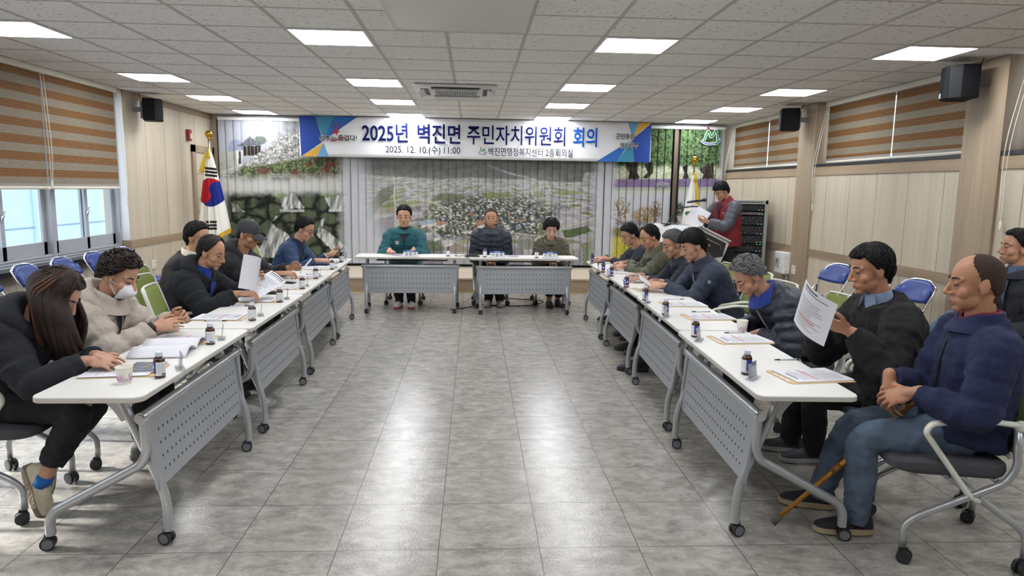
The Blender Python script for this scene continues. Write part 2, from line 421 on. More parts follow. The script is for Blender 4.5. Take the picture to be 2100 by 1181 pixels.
# zebra roller blinds
def zebra_mat(name, dark, light, pitch, off):
    m = bpy.data.materials.new(name); m.use_nodes = True; nt = m.node_tree; L = nt.links.new
    b = nt.nodes['Principled BSDF']; b.inputs['Roughness'].default_value = .8; out = nt.nodes['Material Output']
    tc = nt.nodes.new('ShaderNodeTexCoord'); sp = nt.nodes.new('ShaderNodeSeparateXYZ'); L(tc.outputs['Object'], sp.inputs[0])
    def mth(op, a, bb=None):
        n = nt.nodes.new('ShaderNodeMath'); n.operation = op
        for i, q in enumerate((a, bb)):
            if q is None: continue
            if isinstance(q, (int, float)): n.inputs[i].default_value = q
            else: L(q, n.inputs[i])
        return n.outputs[0]
    fr = mth('FRACT', mth('DIVIDE', mth('ADD', sp.outputs['Z'], off), pitch)); band = mth('LESS_THAN', fr, .5)
    # woven brick-like figure in the brown bands
    br = nt.nodes.new('ShaderNodeTexBrick'); br.inputs['Scale'].default_value = 1; br.inputs['Brick Width'].default_value = .06; br.inputs['Row Height'].default_value = .024; br.inputs['Mortar Size'].default_value = .0035
    br.inputs['Color1'].default_value = (*lin(dark), 1); br.inputs['Color2'].default_value = (*[x*.86 for x in lin(dark)], 1); br.inputs['Mortar'].default_value = (*[x*.6 for x in lin(dark)], 1)
    cb = nt.nodes.new('ShaderNodeCombineXYZ'); L(sp.outputs['Y'], cb.inputs[0]); L(sp.outputs['Z'], cb.inputs[1]); L(cb.outputs[0], br.inputs['Vector'])
    ns = nt.nodes.new('ShaderNodeTexNoise'); ns.inputs['Scale'].default_value = 90; mp = nt.nodes.new('ShaderNodeMapping'); mp.inputs['Scale'].default_value = (1, .15, 1.5); L(tc.outputs['Object'], mp.inputs[0]); L(mp.outputs[0], ns.inputs['Vector'])
    rr = nt.nodes.new('ShaderNodeValToRGB'); rr.color_ramp.elements[0].position = .35; rr.color_ramp.elements[1].position = .65
    rr.color_ramp.elements[0].color = (*[x*.82 for x in lin(light)], 1); rr.color_ramp.elements[1].color = (*lin(light), 1); L(ns.outputs['Fac'], rr.inputs['Fac'])
    mx = nt.nodes.new('ShaderNodeMix'); mx.data_type = 'RGBA'; L(band, mx.inputs[0]); L(rr.outputs['Color'], mx.inputs[6]); L(br.outputs['Color'], mx.inputs[7])
    L(mx.outputs[2], b.inputs['Base Color'])
    tl = nt.nodes.new('ShaderNodeBsdfTranslucent'); L(mx.outputs[2], tl.inputs[0]); ms = nt.nodes.new('ShaderNodeMixShader')
    ms.inputs[0].default_value = .22
    L(b.outputs[0], ms.inputs[1]); L(tl.outputs[0], ms.inputs[2]); L(ms.outputs[0], out.inputs[0]); return m
M_ZL = zebra_mat('zebra_fabric', '93683c', '9a8e7e', .163, .04)
M_ZR = zebra_mat('zebra_fabric_short', '8d6436', '998e7d', .152, -.02)
M_CREAM = mat('cream_rail', 'd9d4c6', .5)
def zebra(label, x, y0, y1, zb, m, s, cord=None):
    t = thing('zebra_blind', label, 'blind', (x, (y0+y1)/2, zb), 0, 'zebra blinds over the windows')
    off = (x, (y0+y1)/2, 0); o2 = (x, (y0+y1)/2, zb)
    b = MB()
    for k in range(1): b.bx(x-.004, x+.002, y0, y1, zb+.06, CEIL-.06)
    f = b.build('fabric', m, t, off=o2)
    b = MB(); b.bx(x-.05*1, x+.035, y0-.015, y1+.015, CEIL-.065, CEIL-.005); b.build('headrail', M_CREAM, t, off=o2, bev=.005)
    b = MB(); b.bx(x-.003, x+.001, y0+.005, y1-.005, zb+.03, zb+.06, 1); b.tube([(x, y0, zb+.015), (x, y1, zb+.015)], .016, 10, flat=(1, .7)); b.build('bottom_rail', [M_CREAM, mat('grey_hem', '9a948c', .8)], t, off=o2)
    if cord:
        yc, zc = cord; b = MB(); xc = min(abs(x)-.06, XW-.035)*s; b.tube(smooth_path([(x-s*.03, yc, CEIL-.05), (xc, yc+.0, 2.0), (xc, yc-.02, zc+.08)]), .004, 6)
        b.tube(smooth_path([(x-s*.03, yc-.05, CEIL-.05), (xc, yc-.05, 2.0), (xc, yc-.05, zc+.08)]), .004, 6); b.ell((xc, yc-.04, zc+.05), (.008, .018, .045), n=10)
        b.build('pull_cord', M_IVORY, t, True, off=o2)
    return t
XB = -4.43
for k, (a, b, lab, c) in enumerate(((7.56, 8.99, 'brown and grey zebra blind by the corner of the left window band', (9.08, 1.30)), (6.06, 7.53, 'brown and grey zebra blind at the left picture edge', (7.545, 1.52)), (4.5, 6.03, 'third zebra blind of the left window band', None), (3.0, 4.47, 'fourth zebra blind of the left window band', None))):
    zebra(lab, XB, a, b, 1.515, M_ZL, -1, c)

# right wall: lower panels flush with the pillars, high windows in recesses
PIL = [(2.42, 2.90), (5.66, 6.13), (8.89, 9.35)]
bays = [(YF, 2.42), (2.90, 5.66), (6.13, 8.89), (9.35, YB)]
JR = [[-2.6+.55*k for k in range(9)], [3.3, 3.85, 4.4, 4.95, 5.4], [6.36, 6.91, 7.465, 8.02, 8.56], [9.615, 10.218, 10.736, 11.3, 11.85]]
mb = MB()
for (a, b), js in zip(bays, JR):
    mb.bx(XW, XW+.3, a, b, 0, 1.93); joints(mb, XW, js, .1, 1.82, 1)
    mb.bx(XW+.17, XW+.3, a, b, 2.72, CEIL)
struct(mb.build('wall_right', [M_PANEL, M_LINE]))
for k, (a, b) in enumerate(PIL):
    mb = MB(); mb.bx(XW-.03, XW+.3, a, b, 0, CEIL); struct(mb.build('trim_%d' % (10+k), M_TRIMV))
mb = MB()
for a, b in bays: mb.bx(XW-.012, XW, a, b, .775, .87); mb.bx(XW-.012, XW, a, b, 1.82, 1.93); mb.bx(XW-.014, XW, a, b, 0, .11)
struct(mb.build('trim_5', M_TRIMX))
mb = MB()
for a, b in bays: mb.bx(XW-.02, XW+.3, a, b, 1.93, 1.968)
struct(mb.build('trim_6', M_SILL, bev=.003))
for k, (a, b) in enumerate(bays):
    fr = MB(); x = XW+.24
    for y in (a+.02, (a+b)/2, b-.02): fr.bx(x-.03, x+.03, y-.02, y+.02, 1.968, 2.72)
    fr.bx(x-.03, x+.03, a, b, 1.968, 2.01); fr.bx(x-.03, x+.03, a, b, 2.68, 2.72)
    w = struct(fr.build('window_%d' % (6+k), M_ALU)); g = MB(); g.bx(x-.002, x+.002, a, b, 1.99, 2.70); g.build('pane', M_GLASS, w)
XR = XW+.12
for a, b, lab, c in ((7.455, 8.85, 'short zebra blind right of the farther pillar with a tall pull cord', (8.86, 1.36)), (6.2, 7.43, 'short zebra blind behind the nearer black loudspeaker', None),
                     (9.4, 10.66, 'short zebra blind partly behind the far right loudspeaker', None), (10.70, 12.07, 'short zebra blind in the far right corner above the standing man', (12.09, 1.45)),
                     (4.35, 5.56, 'short zebra blind at the right picture edge', (5.60, 1.30)), (2.98, 4.33, 'short zebra blind in the nearest right bay', None)):
    zebra(lab, XR, a, b, 1.975, M_ZR, 1, c)

# back wall, stage, near wall
mb = MB(); mb.bx(-5, 5, YB, YB+.2, 0, CEIL+.1)
struct(mb.build('wall_back', mat('dark_back_wall', '3d4045', .8)))
mb = MB(); mb.bx(4.35, 4.75, YB-.012, YB, .2, CEIL); mb.bx(-4.45, -4.33, YB-.012, YB, .2, CEIL)
struct(mb.build('trim_9', M_PANEL))
mb = MB(); mb.bx(-4.9, 4.9, YF-.2, YF, 0, CEIL+.1)
struct(mb.build('wall_front', M_PANEL))
mb = MB(); mb.bx(-XW, XW, 10.57, YB, .012, .2); mb.bx(-XW, XW, 10.555, YB, .2, .225, 1); mb.bx(-XW, XW, 10.55, 10.57, 0, .012, 2)
struct(mb.build('trim_7', [wood('stage_face', 'a08c74', .12, axis='x'), wood('stage_top', 'c2b5a2', .1, axis='x', sc=14), mat('stage_edge', 'b09a62', .5)]))
mb = MB(); mb.bx(-4.32, 4.40, YB-.06, YB-.02, 2.70, 2.745)
struct(mb.build('trim_8', M_ALU))

# the door in the left wall
mb = MB(); x = -XW
mb.bx(x, x+.03, 11.25, 11.37, .22, 2.20); mb.bx(x, x+.03, 11.25, 12.15, 2.09, 2.20); mb.bx(x, x+.03, 12.08, 12.15, .22, 2.2)
d = struct(mb.build('door_1', M_TRIMV))
mb = MB(); mb.bx(x, x+.012, 11.37, 12.08, .225, 2.09)
for z in (.55, .95, 1.35, 1.75): mb.bx(x+.011, x+.0135, 11.37, 12.08, z-.006, z+.006, 1)
mb.build('door_leaf', [M_PANEL, M_TRIMX], d)
mb = MB(); mb.tube([(x+.01, 11.44, 1.05), (x+.05, 11.44, 1.05), (x+.05, 11.56, 1.05)], .009); mb.build('door_handle', M_CHROME, d, True)
mb = MB(); mb.bx(x, x+.05, 11.10, 11.20, 2.25, 2.42); mb.bx(x+.05, x+.056, 11.12, 11.18, 2.28, 2.36, 1)
tag(mb.build('fire_alarm', [mat('alarm_red', '8c2626', .4), mat('alarm_lens', 'd9c9c4', .2)], bev=.006), 'small red fire alarm box on the left wall above the door frame', 'fire alarm')

def socket(x, y, z, s, lab):
    t = thing('wall_socket', lab, 'socket', (x, y, z), 0)
    m = MB(); m.bx(0, s*.012, -.055, .055, -.06, .06); m.build('cover_plate', M_IVORY, t, bev=.004)
    for dz in (-.028, .028):
        m = MB(); m.tube([(s*.0125, 0, dz), (s*.0155, 0, dz)], .019, 14); m.ell((s*.0155, -.008, dz), .003, n=8, k=6, mi=1); m.ell((s*.0155, .008, dz), .003, n=8, k=6, mi=1)
        m.build('outlet', [mat('outlet_grey', 'cfcabb', .5), M_BLACK], t)
socket(-XW, 9.77, .485, 1, 'double wall socket low on the left wall panel')
socket(XW-.03, 9.21, .55, -1, 'double wall socket on the right pillar beside the white box')
t = thing('control_box', 'white plastic control box on the right wall beside the pillar', 'control box', (XW-.06, 9.50, .62))
m = MB(); m.box((0, 0, 0), (.12, .30, .30)); m.build('housing', M_WHITEP, t, bev=.012)
m = MB(); m.box((-.063, .05, .0), (.006, .13, .13)); m.build('cover_window', mat('grey_label', 'b8b8ba', .4), t, bev=.002)
m = MB(); m.box((-.067, .05, .02), (.004, .02, .05)); m.build('switch', M_BLACK, t)
for dz in (-.09, .1):
    m = MB(); m.box((-.02, -.153, dz), (.05, .012, .03)); m.build('latch', M_WHITEP, t, bev=.003)
m = MB(); m.bx(.0, .04, -.10, -.05, -.62, -.15)
for k in range(11): m.bx(-.003, .0, -.1, -.05, -.6+.04*k, -.585+.04*k, 1)
m.build('cable_duct', [mat('duct_grey', 'b5b2ac', .5), M_BLACK], t)

# loudspeakers on the walls
def speaker(lab, loc, rz, bracket):
    t = thing('wall_speaker', lab, 'speaker', loc, rz, 'black wall loudspeakers')
    P = [(-.145, .10), (-.145, -.04), (-.085, -.12), (.085, -.12), (.145, -.04), (.145, .10)]
    m = MB(); m.prism(P, -.14, .14); m.build('cabinet', mat('speaker_black', '0c0d10', .7, bump=(180, .2), spec=.2), t, bev=.008)
    m = MB(); m.prism([(-.08, -.122), (.08, -.122), (.08, -.126), (-.08, -.126)], -.13, .13); m.build('grille', mat('speaker_grille', '0c0f14', .7, bump=(600, .5), spec=.2), t)
    m = MB(); m.prism([(-.072, -.127), (-.045, -.127), (-.045, -.129), (-.072, -.129)], -.12, -.08); m.build('badge', mat('speaker_badge', '8d949c', .4), t)
    m = MB(); m.box((0, .115, 0), (.05, .04, .22)); m.box((0, bracket/2+.1, 0), (.04, bracket, .06)); m.build('bracket', mat('bracket_grey', '6a6c70', .5), t)
    m = MB(); m.tube(smooth_path([(.03, .13, .14), (.04, .15, .2), (.03, .17, .26)]), .004, 6); m.build('cable', M_BLACK, t)
speaker('black loudspeaker on the left wall beside the window band', (-4.20, 9.50, 2.535), PI/2+.35, .12)
speaker('black loudspeaker on the farther right pillar', (4.17, 9.18, 2.55), -PI/2-.25, .12)
speaker('black loudspeaker on the nearer right pillar', (4.17, 5.93, 2.55), -PI/2-.25, .12)

# ceiling lights
M_DIFF = mat('light_diffuser', 'fafcff', .5, emit=PANEL_STRENGTH)
M_FRAMEW = mat('light_frame', 'e8e8e8', .4)
pos_words = ['front', 'second', 'third', 'fourth']
cols = ['by the left windows', 'left of the ceiling centre', 'right of the ceiling centre', 'by the right wall']
proto = None
for i, x in enumerate(LX):
    for j, y in enumerate(LY):
        lab = 'square ceiling light %s, %s' % (cols[i], ['farthest behind the camera', 'just beyond the picture top', 'nearest in the picture', 'second from the front', 'third from the front', 'nearest the banner wall'][j])
        loc = (x+.3, y+.2943, CEIL-.006)
        if proto is None:
            t = thing('ceiling_light', lab, 'ceiling light', loc, 0, 'square ceiling light panels'); proto = t
            m = MB(); P = rrect(.585, .575, .004, 2); Q = rrect(.55, .535, .004, 2); n = len(P)
            m.rings([[(a, b, .005) for a, b in P], [(a, b, -.004) for a, b in P], [(a, b, -.004) for a, b in Q], [(a, b, .005) for a, b in Q]], caps=False); m.build('frame', M_FRAMEW, t)
            m = MB(); m.prism(Q, -.002, .001); m.build('diffuser', M_DIFF, t)
        else: dup(proto, loc, 0, lab)

# ceiling cassette air conditioner
t = thing('air_conditioner', 'white four-way cassette air conditioner in the ceiling', 'air conditioner', (-.22, 8.50, CEIL))
m = MB(); m.prism(rrect(.95, .95, .03), -.035, -.006); m.build('panel', mat('ac_white', 'dcdcda', .45), t, bev=.008)
m = MB(); m.box((0, 0, -.038), (.50, .50, .006))
for k in range(17): m.box((-.24+.03*k, 0, -.043), (.010, .48, .006), mi=1)
for k in range(3): m.box((0, -.16+.16*k, -.044), (.50, .008, .006), mi=1)
m.build('intake_grille', [mat('ac_shadow', '7d7f82', .6), mat('ac_grille', 'c6c7c6', .5)], t)
for a in range(4):
    R = rot('Z', a*PI/2)
    m = MB(); m.box(R @ np.array((0, -.36, -.034)), (.56, .09, .006), R); m.build('air_slot', M_BLACK, t)
    m = MB(); m.box(R @ np.array((0, -.40, -.055)), (.54, .075, .008), R @ rot('X', .5)); m.build('louvre', mat('ac_white', 'dcdcda', .45), t, bev=.003)
t = thing('ceiling_panel', 'large glossy pale panel set in the ceiling at the picture top', 'ceiling panel', (-.11, 4.72, CEIL))
m = MB(); m.box((0, 0, -.018), (.93, 1.06, .03)); m.build('sheet', mat('glossy_pale_metal', 'e6e4e0', .14, .1), t, bev=.003)
m = MB()
for s in (-1, 1): m.box((s*.467, 0, -.018), (.012, 1.07, .036)); m.box((0, s*.53, -.018), (.945, .012, .036))
m.build('rim', mat('panel_rim', 'd8d6d2', .4), t)
m = MB(); m.lathe([(.055, 0), (.055, -.012), (.04, -.03), (.02, -.038)], (.70, 8.77, CEIL-.001), 20)
tag(m.build('smoke_detector', M_WHITEP, smooth=True, auto=40), 'small round smoke detector on the ceiling right of the air conditioner', 'smoke detector')
# ---------------------------------------------------------------- the printed vertical blinds
def print_units(P):
    """position on the blinds -> units of the printed picture (plain affine map of width and height)"""
    return 447+(P[:, 0]+4.264)*120.9, 240+(2.698-P[:, 2])*122.5+2.5*(P[:, 0]+4.264)
def inpoly(x, y, poly):
    ins = np.zeros(x.shape, bool); n = len(poly)
    for i in range(n):
        (x0, y0), (x1, y1) = poly[i], poly[(i+1) % n]
        if y0 == y1: continue
        c = (y0 > y) != (y1 > y); ins ^= c & (x < (x1-x0)*(y-y0)/(y1-y0)+x0)
    return ins
def C(h): return np.array(lin(h))
def mixc(a, b, t): t = np.asarray(t)[..., None]; return a*(1-t)+b*t
def blot(x, y, cx, cy, rx, ry, rag=.35, fr=.09):
    d = np.hypot((x-cx)/rx, (y-cy)/ry)+rag*(fbm(x*fr*3, y*fr*3, cx, 4)-.47)*2
    return sstep(1.06, .9, d)
PALE = C('cfd2da')
def print_left(px, py):
    x = (px-440)/.2624; y = (py-230)/.2624
    n = fbm(x*.03, y*.03, 0, 5); c = np.broadcast_to(C('b4b8c4'), px.shape+(3,)).copy()
    c = mixc(c, C('8f97b3'), .8*sstep(8, -8, 300-y-40)*0+ .8*(inpoly(x, y, [(90, 300), (110, 225), (165, 205), (215, 240), (240, 300)])))
    c = mixc(c, mixc(C('7b7e70'), C('b9bbb4'), n), .8*sstep(.40, .56, fbm(x*.05, y*.05, 4))*sstep(235, 180, np.hypot((x-610)*.9, (y-130)*1.3)))
    c = mixc(c, mixc(C('9aa38f'), C('c9cdc4'), n), sstep(280, 330, y)*sstep(210, 160, x)*.8)
    c = mixc(c, C('5d6657'), .9*blot(x, y, 340, 215, 50, 32, .5))
    # pavilion
    roof = inpoly(x, y, [(150, 258), (205, 238), (258, 188), (262, 178), (268, 190), (310, 225), (368, 240), (345, 254), (205, 262)])
    c = mixc(c, mixc(C('4c4e55'), C('8d919b'), sstep(.3, .8, .5+.5*np.sin(x*.55))*.7), roof)
    body = inpoly(x, y, [(212, 262), (345, 256), (335, 330), (212, 335)])
    c = mixc(c, mixc(C('2f2a2a'), C('8f8478'), (np.sin(x*.22) > .75)*.8), body)
    # dry stone wall
    top = np.interp(x, [120, 200, 300, 420, 520, 650, 760, 1000], [470, 408, 332, 240, 186, 130, 95, 60])
    bot = np.interp(x, [120, 200, 400, 640, 1000], [470, 420, 398, 350, 330])
    f1, f2, cid = voro(x*.052+n*.4, y*.085+n*.3)
    st = mixc(mixc(C('8f8e8c'), C('efeeec'), cid), C('3b3835'), sstep(.22, .05, f2-f1)*.9)
    c = mixc(c, st, sstep(-3, 3, y-top+8*(n-.5)))
    c = mixc(c, C('eceae6'), inpoly(x, y, [(155, 295), (206, 292), (204, 412), (156, 405)])); c = mixc(c, C('4a4a4b'), inpoly(x, y, [(172, 300), (190, 300), (190, 400), (170, 400)]))
    c = mixc(c, C('d8d7d2'), .8*sstep(9, 3, np.abs(y-np.interp(x, [40, 190], [465, 405])))*(x < 195))
    g = fbm(x*.09, y*.09, 9, 4); sh = mixc(mixc(C('3f4a33'), C('8b9a6b'), sstep(.3, .7, g)), C('7d3f48'), .8*sstep(.5, .62, fbm(x*.02, y*.02, 21)))
    c = mixc(c, sh, sstep(-12, 16, y-bot+30*(g-.5))*sstep(95, 200, x))
    c = mixc(c, C('d9dbd8'), sstep(455, 560, y+50*(n-.5)))
    # waterfall over mossy rocks
    wx, wy = fbm(x*.02, y*.02, 61, 4), fbm(x*.02, y*.02, 67, 4); q1, q2, qid = voro(x*.0075+wx*.35, y*.0105+wy*.35)
    rk = mixc(mixc(C('272c27'), C('606a55'), sstep(.15, .9, .6*sstep(.0, .5, q2-q1)+.7*(fbm(x*.05, y*.07, 71, 5)-.2))), C('647046'), .5*sstep(.50, .66, fbm(x*.03, y*.05, 31))*sstep(.1, .4, q2-q1))
    rk = mixc(rk, C('121513'), sstep(.10, .0, q2-q1)*.8)
    st1 = np.zeros(px.shape)
    for P in ([(455, 615), (505, 605), (600, 640), (665, 748), (490, 752)], [(820, 660), (870, 640), (1000, 650), (1010, 772), (862, 772)], [(105, 705), (140, 705), (205, 770), (112, 772)],
              [(430, 800), (470, 798), (400, 860), (530, 950), (560, 1130), (260, 1140), (360, 960)], [(785, 835), (822, 822), (790, 900), (905, 985), (1020, 1090), (880, 1100), (745, 960)], [(210, 820), (290, 850), (260, 870)]):
        st1 = np.maximum(st1, inpoly(x+26*(fbm(x*.02, y*.02, 3)-.5), y+20*(n-.5), P)*1.0)
    fl = sstep(.25, .75, fbm(x*.05+y*.012, y*.012, 41, 4))
    rk = mixc(rk, mixc(C('8d938f'), C('f1f3f1'), fl), st1*(.7+.3*sstep(.1, .6, fl)))
    rk = mixc(rk, C('e3e6e2'), .7*sstep(16, 4, np.abs(y-760-10*n))*((x > 470) & (x < 660) | (x > 850)))
    rk = mixc(rk, mixc(C('5a7440'), C('a6b98a'), g), blot(x, y, 480, 640, 60, 28, .7)+blot(x, y, 850, 640, 55, 28, .7)*.9)
    c = mixc(c, rk, sstep(590, 660, y+30*(n-.5)))
    c = mixc(c, PALE, np.clip(sstep(900, 1005, x+40*(n-.5))*.97+sstep(110, 20, x)*.7*(y > 500), 0, 1)); return c
def print_mid(px, py):
    x = (px-640)/.3143; y = (py-320)/.3143; n = fbm(x*.01, y*.02, 2, 5); g = fbm(x*.08, y*.1, 6, 4)
    dep = np.clip((y-110)/520, 0.03, 1)                      # perspective of the plain
    v = 5.2*np.log(dep*9+.5); u = (x-1000)/(150+900*dep)
    f1, f2, cid = voro(u*11+v*.6, v*3.2)
    pal = np.array([C('b9b6bd'), C('a5a2aa'), C('c9c6ca'), C('94929a'), C('7f8a58'), C('9aa36a'), C('b4aeb0'), C('6f7c4b'), C('aaa7ae'), C('bcb8bc')])
    c = pal[(cid*9.99).astype(int)]; c = mixc(c, C('6b6c5c'), .7*sstep(.07, .0, f2-f1)); c = mixc(c, C('e2e0e4'), .45*(np.sin(x*.35+y*.2) > .3)*(cid > .55)*(y > 170))
    c = c*(.8+.4*g)[..., None]
    vil = sstep(1.15, .75, np.hypot((x-1130)/470, (y-410)/165)+.5*(fbm(x*.012, y*.02, 8)-.5))
    w1, w2, wid = voro(x*.075, y*.115)
    pv = np.array([C('4c5642'), C('e4e2e0'), C('47523b'), C('8b8d8f'), C('5c6349'), C('c9c4bf'), C('444c3f'), C('7a8165'), C('a9a09a'), C('4e5b78')])
    vc = mixc(pv[(wid*9.99).astype(int)], C('2e352a'), .55*sstep(.12, 0, w2-w1))
    c = mixc(c, vc, vil*.95)
    c = mixc(c, mixc(C('4a5538'), C('768153'), g), .9*blot(x, y, 870, 270, 120, 26, .5)+.8*blot(x, y, 740, 600, 90, 40, .5))
    for P, h in (([(380, 325), (500, 300), (505, 330), (375, 350)], '7f8d52'), ([(1090, 240), (1250, 240), (1300, 265), (1110, 282)], '7f8d4c'), ([(1620, 500), (1780, 470), (1825, 505), (1640, 560)], '53683c'), ([(1560, 235), (1700, 230), (1740, 255), (1600, 262)], '8f9c58'),
                 ([(530, 312), (680, 290), (660, 308), (530, 330)], 'a3ab69'), ([(340, 345), (500, 330), (500, 375), (330, 385)], 'a89f8d'), ([(270, 470), (500, 380), (510, 600), (270, 620)], 'a19da5'), ([(1330, 560), (1500, 545), (1560, 600), (1300, 640)], '93958a'), ([(1790, 420), (1880, 440), (1640, 480), (1600, 470)], 'b9b3ab'),
                 ([(830, 560), (950, 590), (1000, 640), (850, 640)], 'a79b88'), ([(1080, 590), (1180, 560), (1300, 600), (1130, 640)], '77776f')):
        c = mixc(c, C(h)*(.82+.36*g)[..., None]*(1-.22*(np.sin(y*.55+x*.12) > .5))[..., None], inpoly(x+8*(n-.5), y+6*(g-.5), P)*.92)
    for a in range(26):
        bx_, by_ = 830+22*(a*7 % 31)+5*(a % 4), 330+9*(a*5 % 19); col = ['d9dbe0', 'c9876a', 'e9e7e4', '7f93b5', 'd2cfca'][a % 5]
        c = mixc(c, C(col), inpoly(x, y, [(bx_, by_), (bx_+22, by_+6), (bx_+20, by_+17), (bx_-3, by_+10)])*.9)
    for bx_, by_, col in ((690, 430, 'a8b7cf'), (740, 425, 'b3c3d6'), (800, 435, 'c2947f'), (850, 560, 'd5d3cf'), (1060, 440, 'c08d6c'), (770, 520, '9aa4ad')):
        c = mixc(c, C(col), inpoly(x, y, [(bx_-30, by_), (bx_+25, by_-8), (bx_+38, by_+14), (bx_-12, by_+28)])*.9); c = mixc(c, C('e9e8e6'), inpoly(x, y, [(bx_-12, by_+28), (bx_+38, by_+14), (bx_+38, by_+30), (bx_-10, by_+46)])*.9)
    for L, wd in (([(500, 130), (503, 260), (508, 380), (525, 480)], 7), ([(560, 180), (680, 280), (760, 310)], 5), ([(700, 440), (800, 540), (860, 640)], 8), ([(1180, 500), (1500, 540), (1740, 560)], 6), ([(1560, 500), (1870, 405)], 8), ([(720, 280), (830, 350), (880, 400)], 5)):
        L = np.array(L, float); d = np.full(px.shape, 1e9)
        for i in range(len(L)-1):
            e = L[i+1]-L[i]; t = np.clip(((x-L[i][0])*e[0]+(y-L[i][1])*e[1])/(e@e), 0, 1); d = np.minimum(d, np.hypot(x-L[i][0]-t*e[0], y-L[i][1]-t*e[1]))
        c = mixc(c, C('cbc6bd'), sstep(wd, wd*.5, d)*.85)
    c = mixc(c, mixc(C('4e573f'), C('777d60'), g), inpoly(x+14*(n-.5), y, [(290, 470), (330, 330), (420, 215), (505, 175), (500, 250), (400, 330), (320, 460)])*.9)
    ridge = np.interp(x, [250, 430, 600, 800, 1000, 1200, 1400, 1560, 1740, 1760, 1900], [112, 128, 138, 150, 140, 152, 150, 170, 175, 112, 100])
    hill = mixc(C('33372f'), C('565a4b'), sstep(.3, .7, fbm(x*.03, y*.06, 12, 5)))
    c = mixc(c, hill, sstep(6, -6, y-ridge+14*(g-.5))*(1-.75*sstep(10, 3, np.abs(y-np.interp(x, [1120, 1250, 1430], [55, 105, 150])-6))*((x > 1110) & (x < 1440))))
    c = mixc(c, C('8d9099'), .35*sstep(60, 0, y)); c = mixc(c, C('dcdde2'), .22*sstep(360, 120, y))
    c = mixc(c, PALE, np.clip(sstep(430, 250, x+60*(n-.5)-.25*(y-200))*.96+sstep(1790, 1880, x+30*(n-.5)), 0, 1)); return c
def print_right(px, py):
    x = (px-1220)/.2456; y = (py-250)/.2456; n = fbm(x*.02, y*.02, 5, 5); g = fbm(x*.07, y*.07, 14, 4)
    c = mixc(C('b5c29b'), C('dfe3cf'), sstep(.35, .6, g))
    leaf = mixc(mixc(C('2c3d28'), C('5e7a4c'), sstep(.3, .62, g)), C('9bb487'), sstep(.55, .75, fbm(x*.11, y*.11, 16, 3))*.8)
    c = mixc(c, leaf, sstep(20, -40, y-(405+110*(fbm(x*.012, y*.004, 7)-.55)))); c = mixc(c, C('e3e6e0'), .6*sstep(.55, .66, fbm(x*.05, y*.08, 33))*sstep(360, 390, y)*sstep(440, 420, y))
    for P in ([(225, 340), (290, 350), (350, 330), (340, 420), (365, 470), (345, 498), (262, 498), (275, 430)], [(400, 350), (470, 330), (480, 430), (430, 480), (385, 475), (430, 430)], [(590, 330), (640, 390), (690, 340), (672, 420), (675, 470), (650, 470), (652, 410)], [(730, 380), (780, 360), (775, 430), (800, 486), (738, 486), (748, 430)], [(880, 400), (1000, 340), (1010, 460), (1000, 540), (890, 530), (915, 450)]):
        c = mixc(c, mixc(C('26231f'), C('5a5248'), sstep(.35, .7, fbm(x*.12, y*.03, 3))), inpoly(x+10*(n-.5), y, P)*1.0)
    c = mixc(c, mixc(C('75668c'), C('9a86ad'), g), sstep(476, 492, y+14*(g-.5))); c = mixc(c, C('c9cfbc'), sstep(550, 566, y)); c = mixc(c, C('8f9e86'), .6*sstep(8, 3, np.abs(y-572)))
    c = mixc(c, PALE*.98, sstep(575, 625, y+20*(n-.5)))
    def tree(cx, cy, rx, ry, h1, h2, th, c):
        d = blot(x, y, cx, cy, rx, ry, .6)*sstep(th, th+.12, fbm(x*.09, y*.09, cx, 4)); return mixc(c, mixc(C(h1), C(h2), g), d)
    c = tree(430, 800, 115, 75, '8f7a52', 'b9a06c', .30, c); c = tree(520, 760, 50, 90, '7b6256', '9a8475', .36, c); c = tree(215, 745, 80, 100, '97805a', 'bda671', .44, c); c = tree(715, 750, 50, 60, '3d4a38', '667358', .28, c)
    for L in ([(215, 850), (200, 780), (170, 700)], [(205, 800), (250, 770), (290, 690)], [(200, 780), (230, 720)], [(420, 870), (425, 800)], [(435, 870), (460, 790)], [(520, 860), (525, 740)]):
        for i in range(len(L)-1):
            a, b = np.array(L[i], float), np.array(L[i+1], float); e = b-a; t = np.clip(((x-a[0])*e[0]+(y-a[1])*e[1])/(e@e), 0, 1); c = mixc(c, C('4b3f37'), sstep(4.5, 2.5, np.hypot(x-a[0]-t*e[0], y-a[1]-t*e[1])))
    c = mixc(c, mixc(C('70757a'), C('9a9ea2'), g), blot(x, y, 320, 865, 160, 22, .4)*.9); c = mixc(c, mixc(C('5f6a3f'), C('9c9460'), g), sstep(870, 930, y+40*(n-.5))*sstep(640, 560, x))
    c = mixc(c, mixc(C('b9ad3c'), C('d8cf5e'), g), sstep(960, 1010, y+60*(n-.5))*sstep(440, 330, x)); c = mixc(c, C('7c6a55'), .8*sstep(10, 4, np.abs(y-np.interp(x, [100, 250], [800, 870])))*(x < 260))
    c = mixc(c, PALE, np.clip(sstep(190, 110, x+30*(n-.5))+sstep(1035, 1090, x), 0, 1)*.96); return c

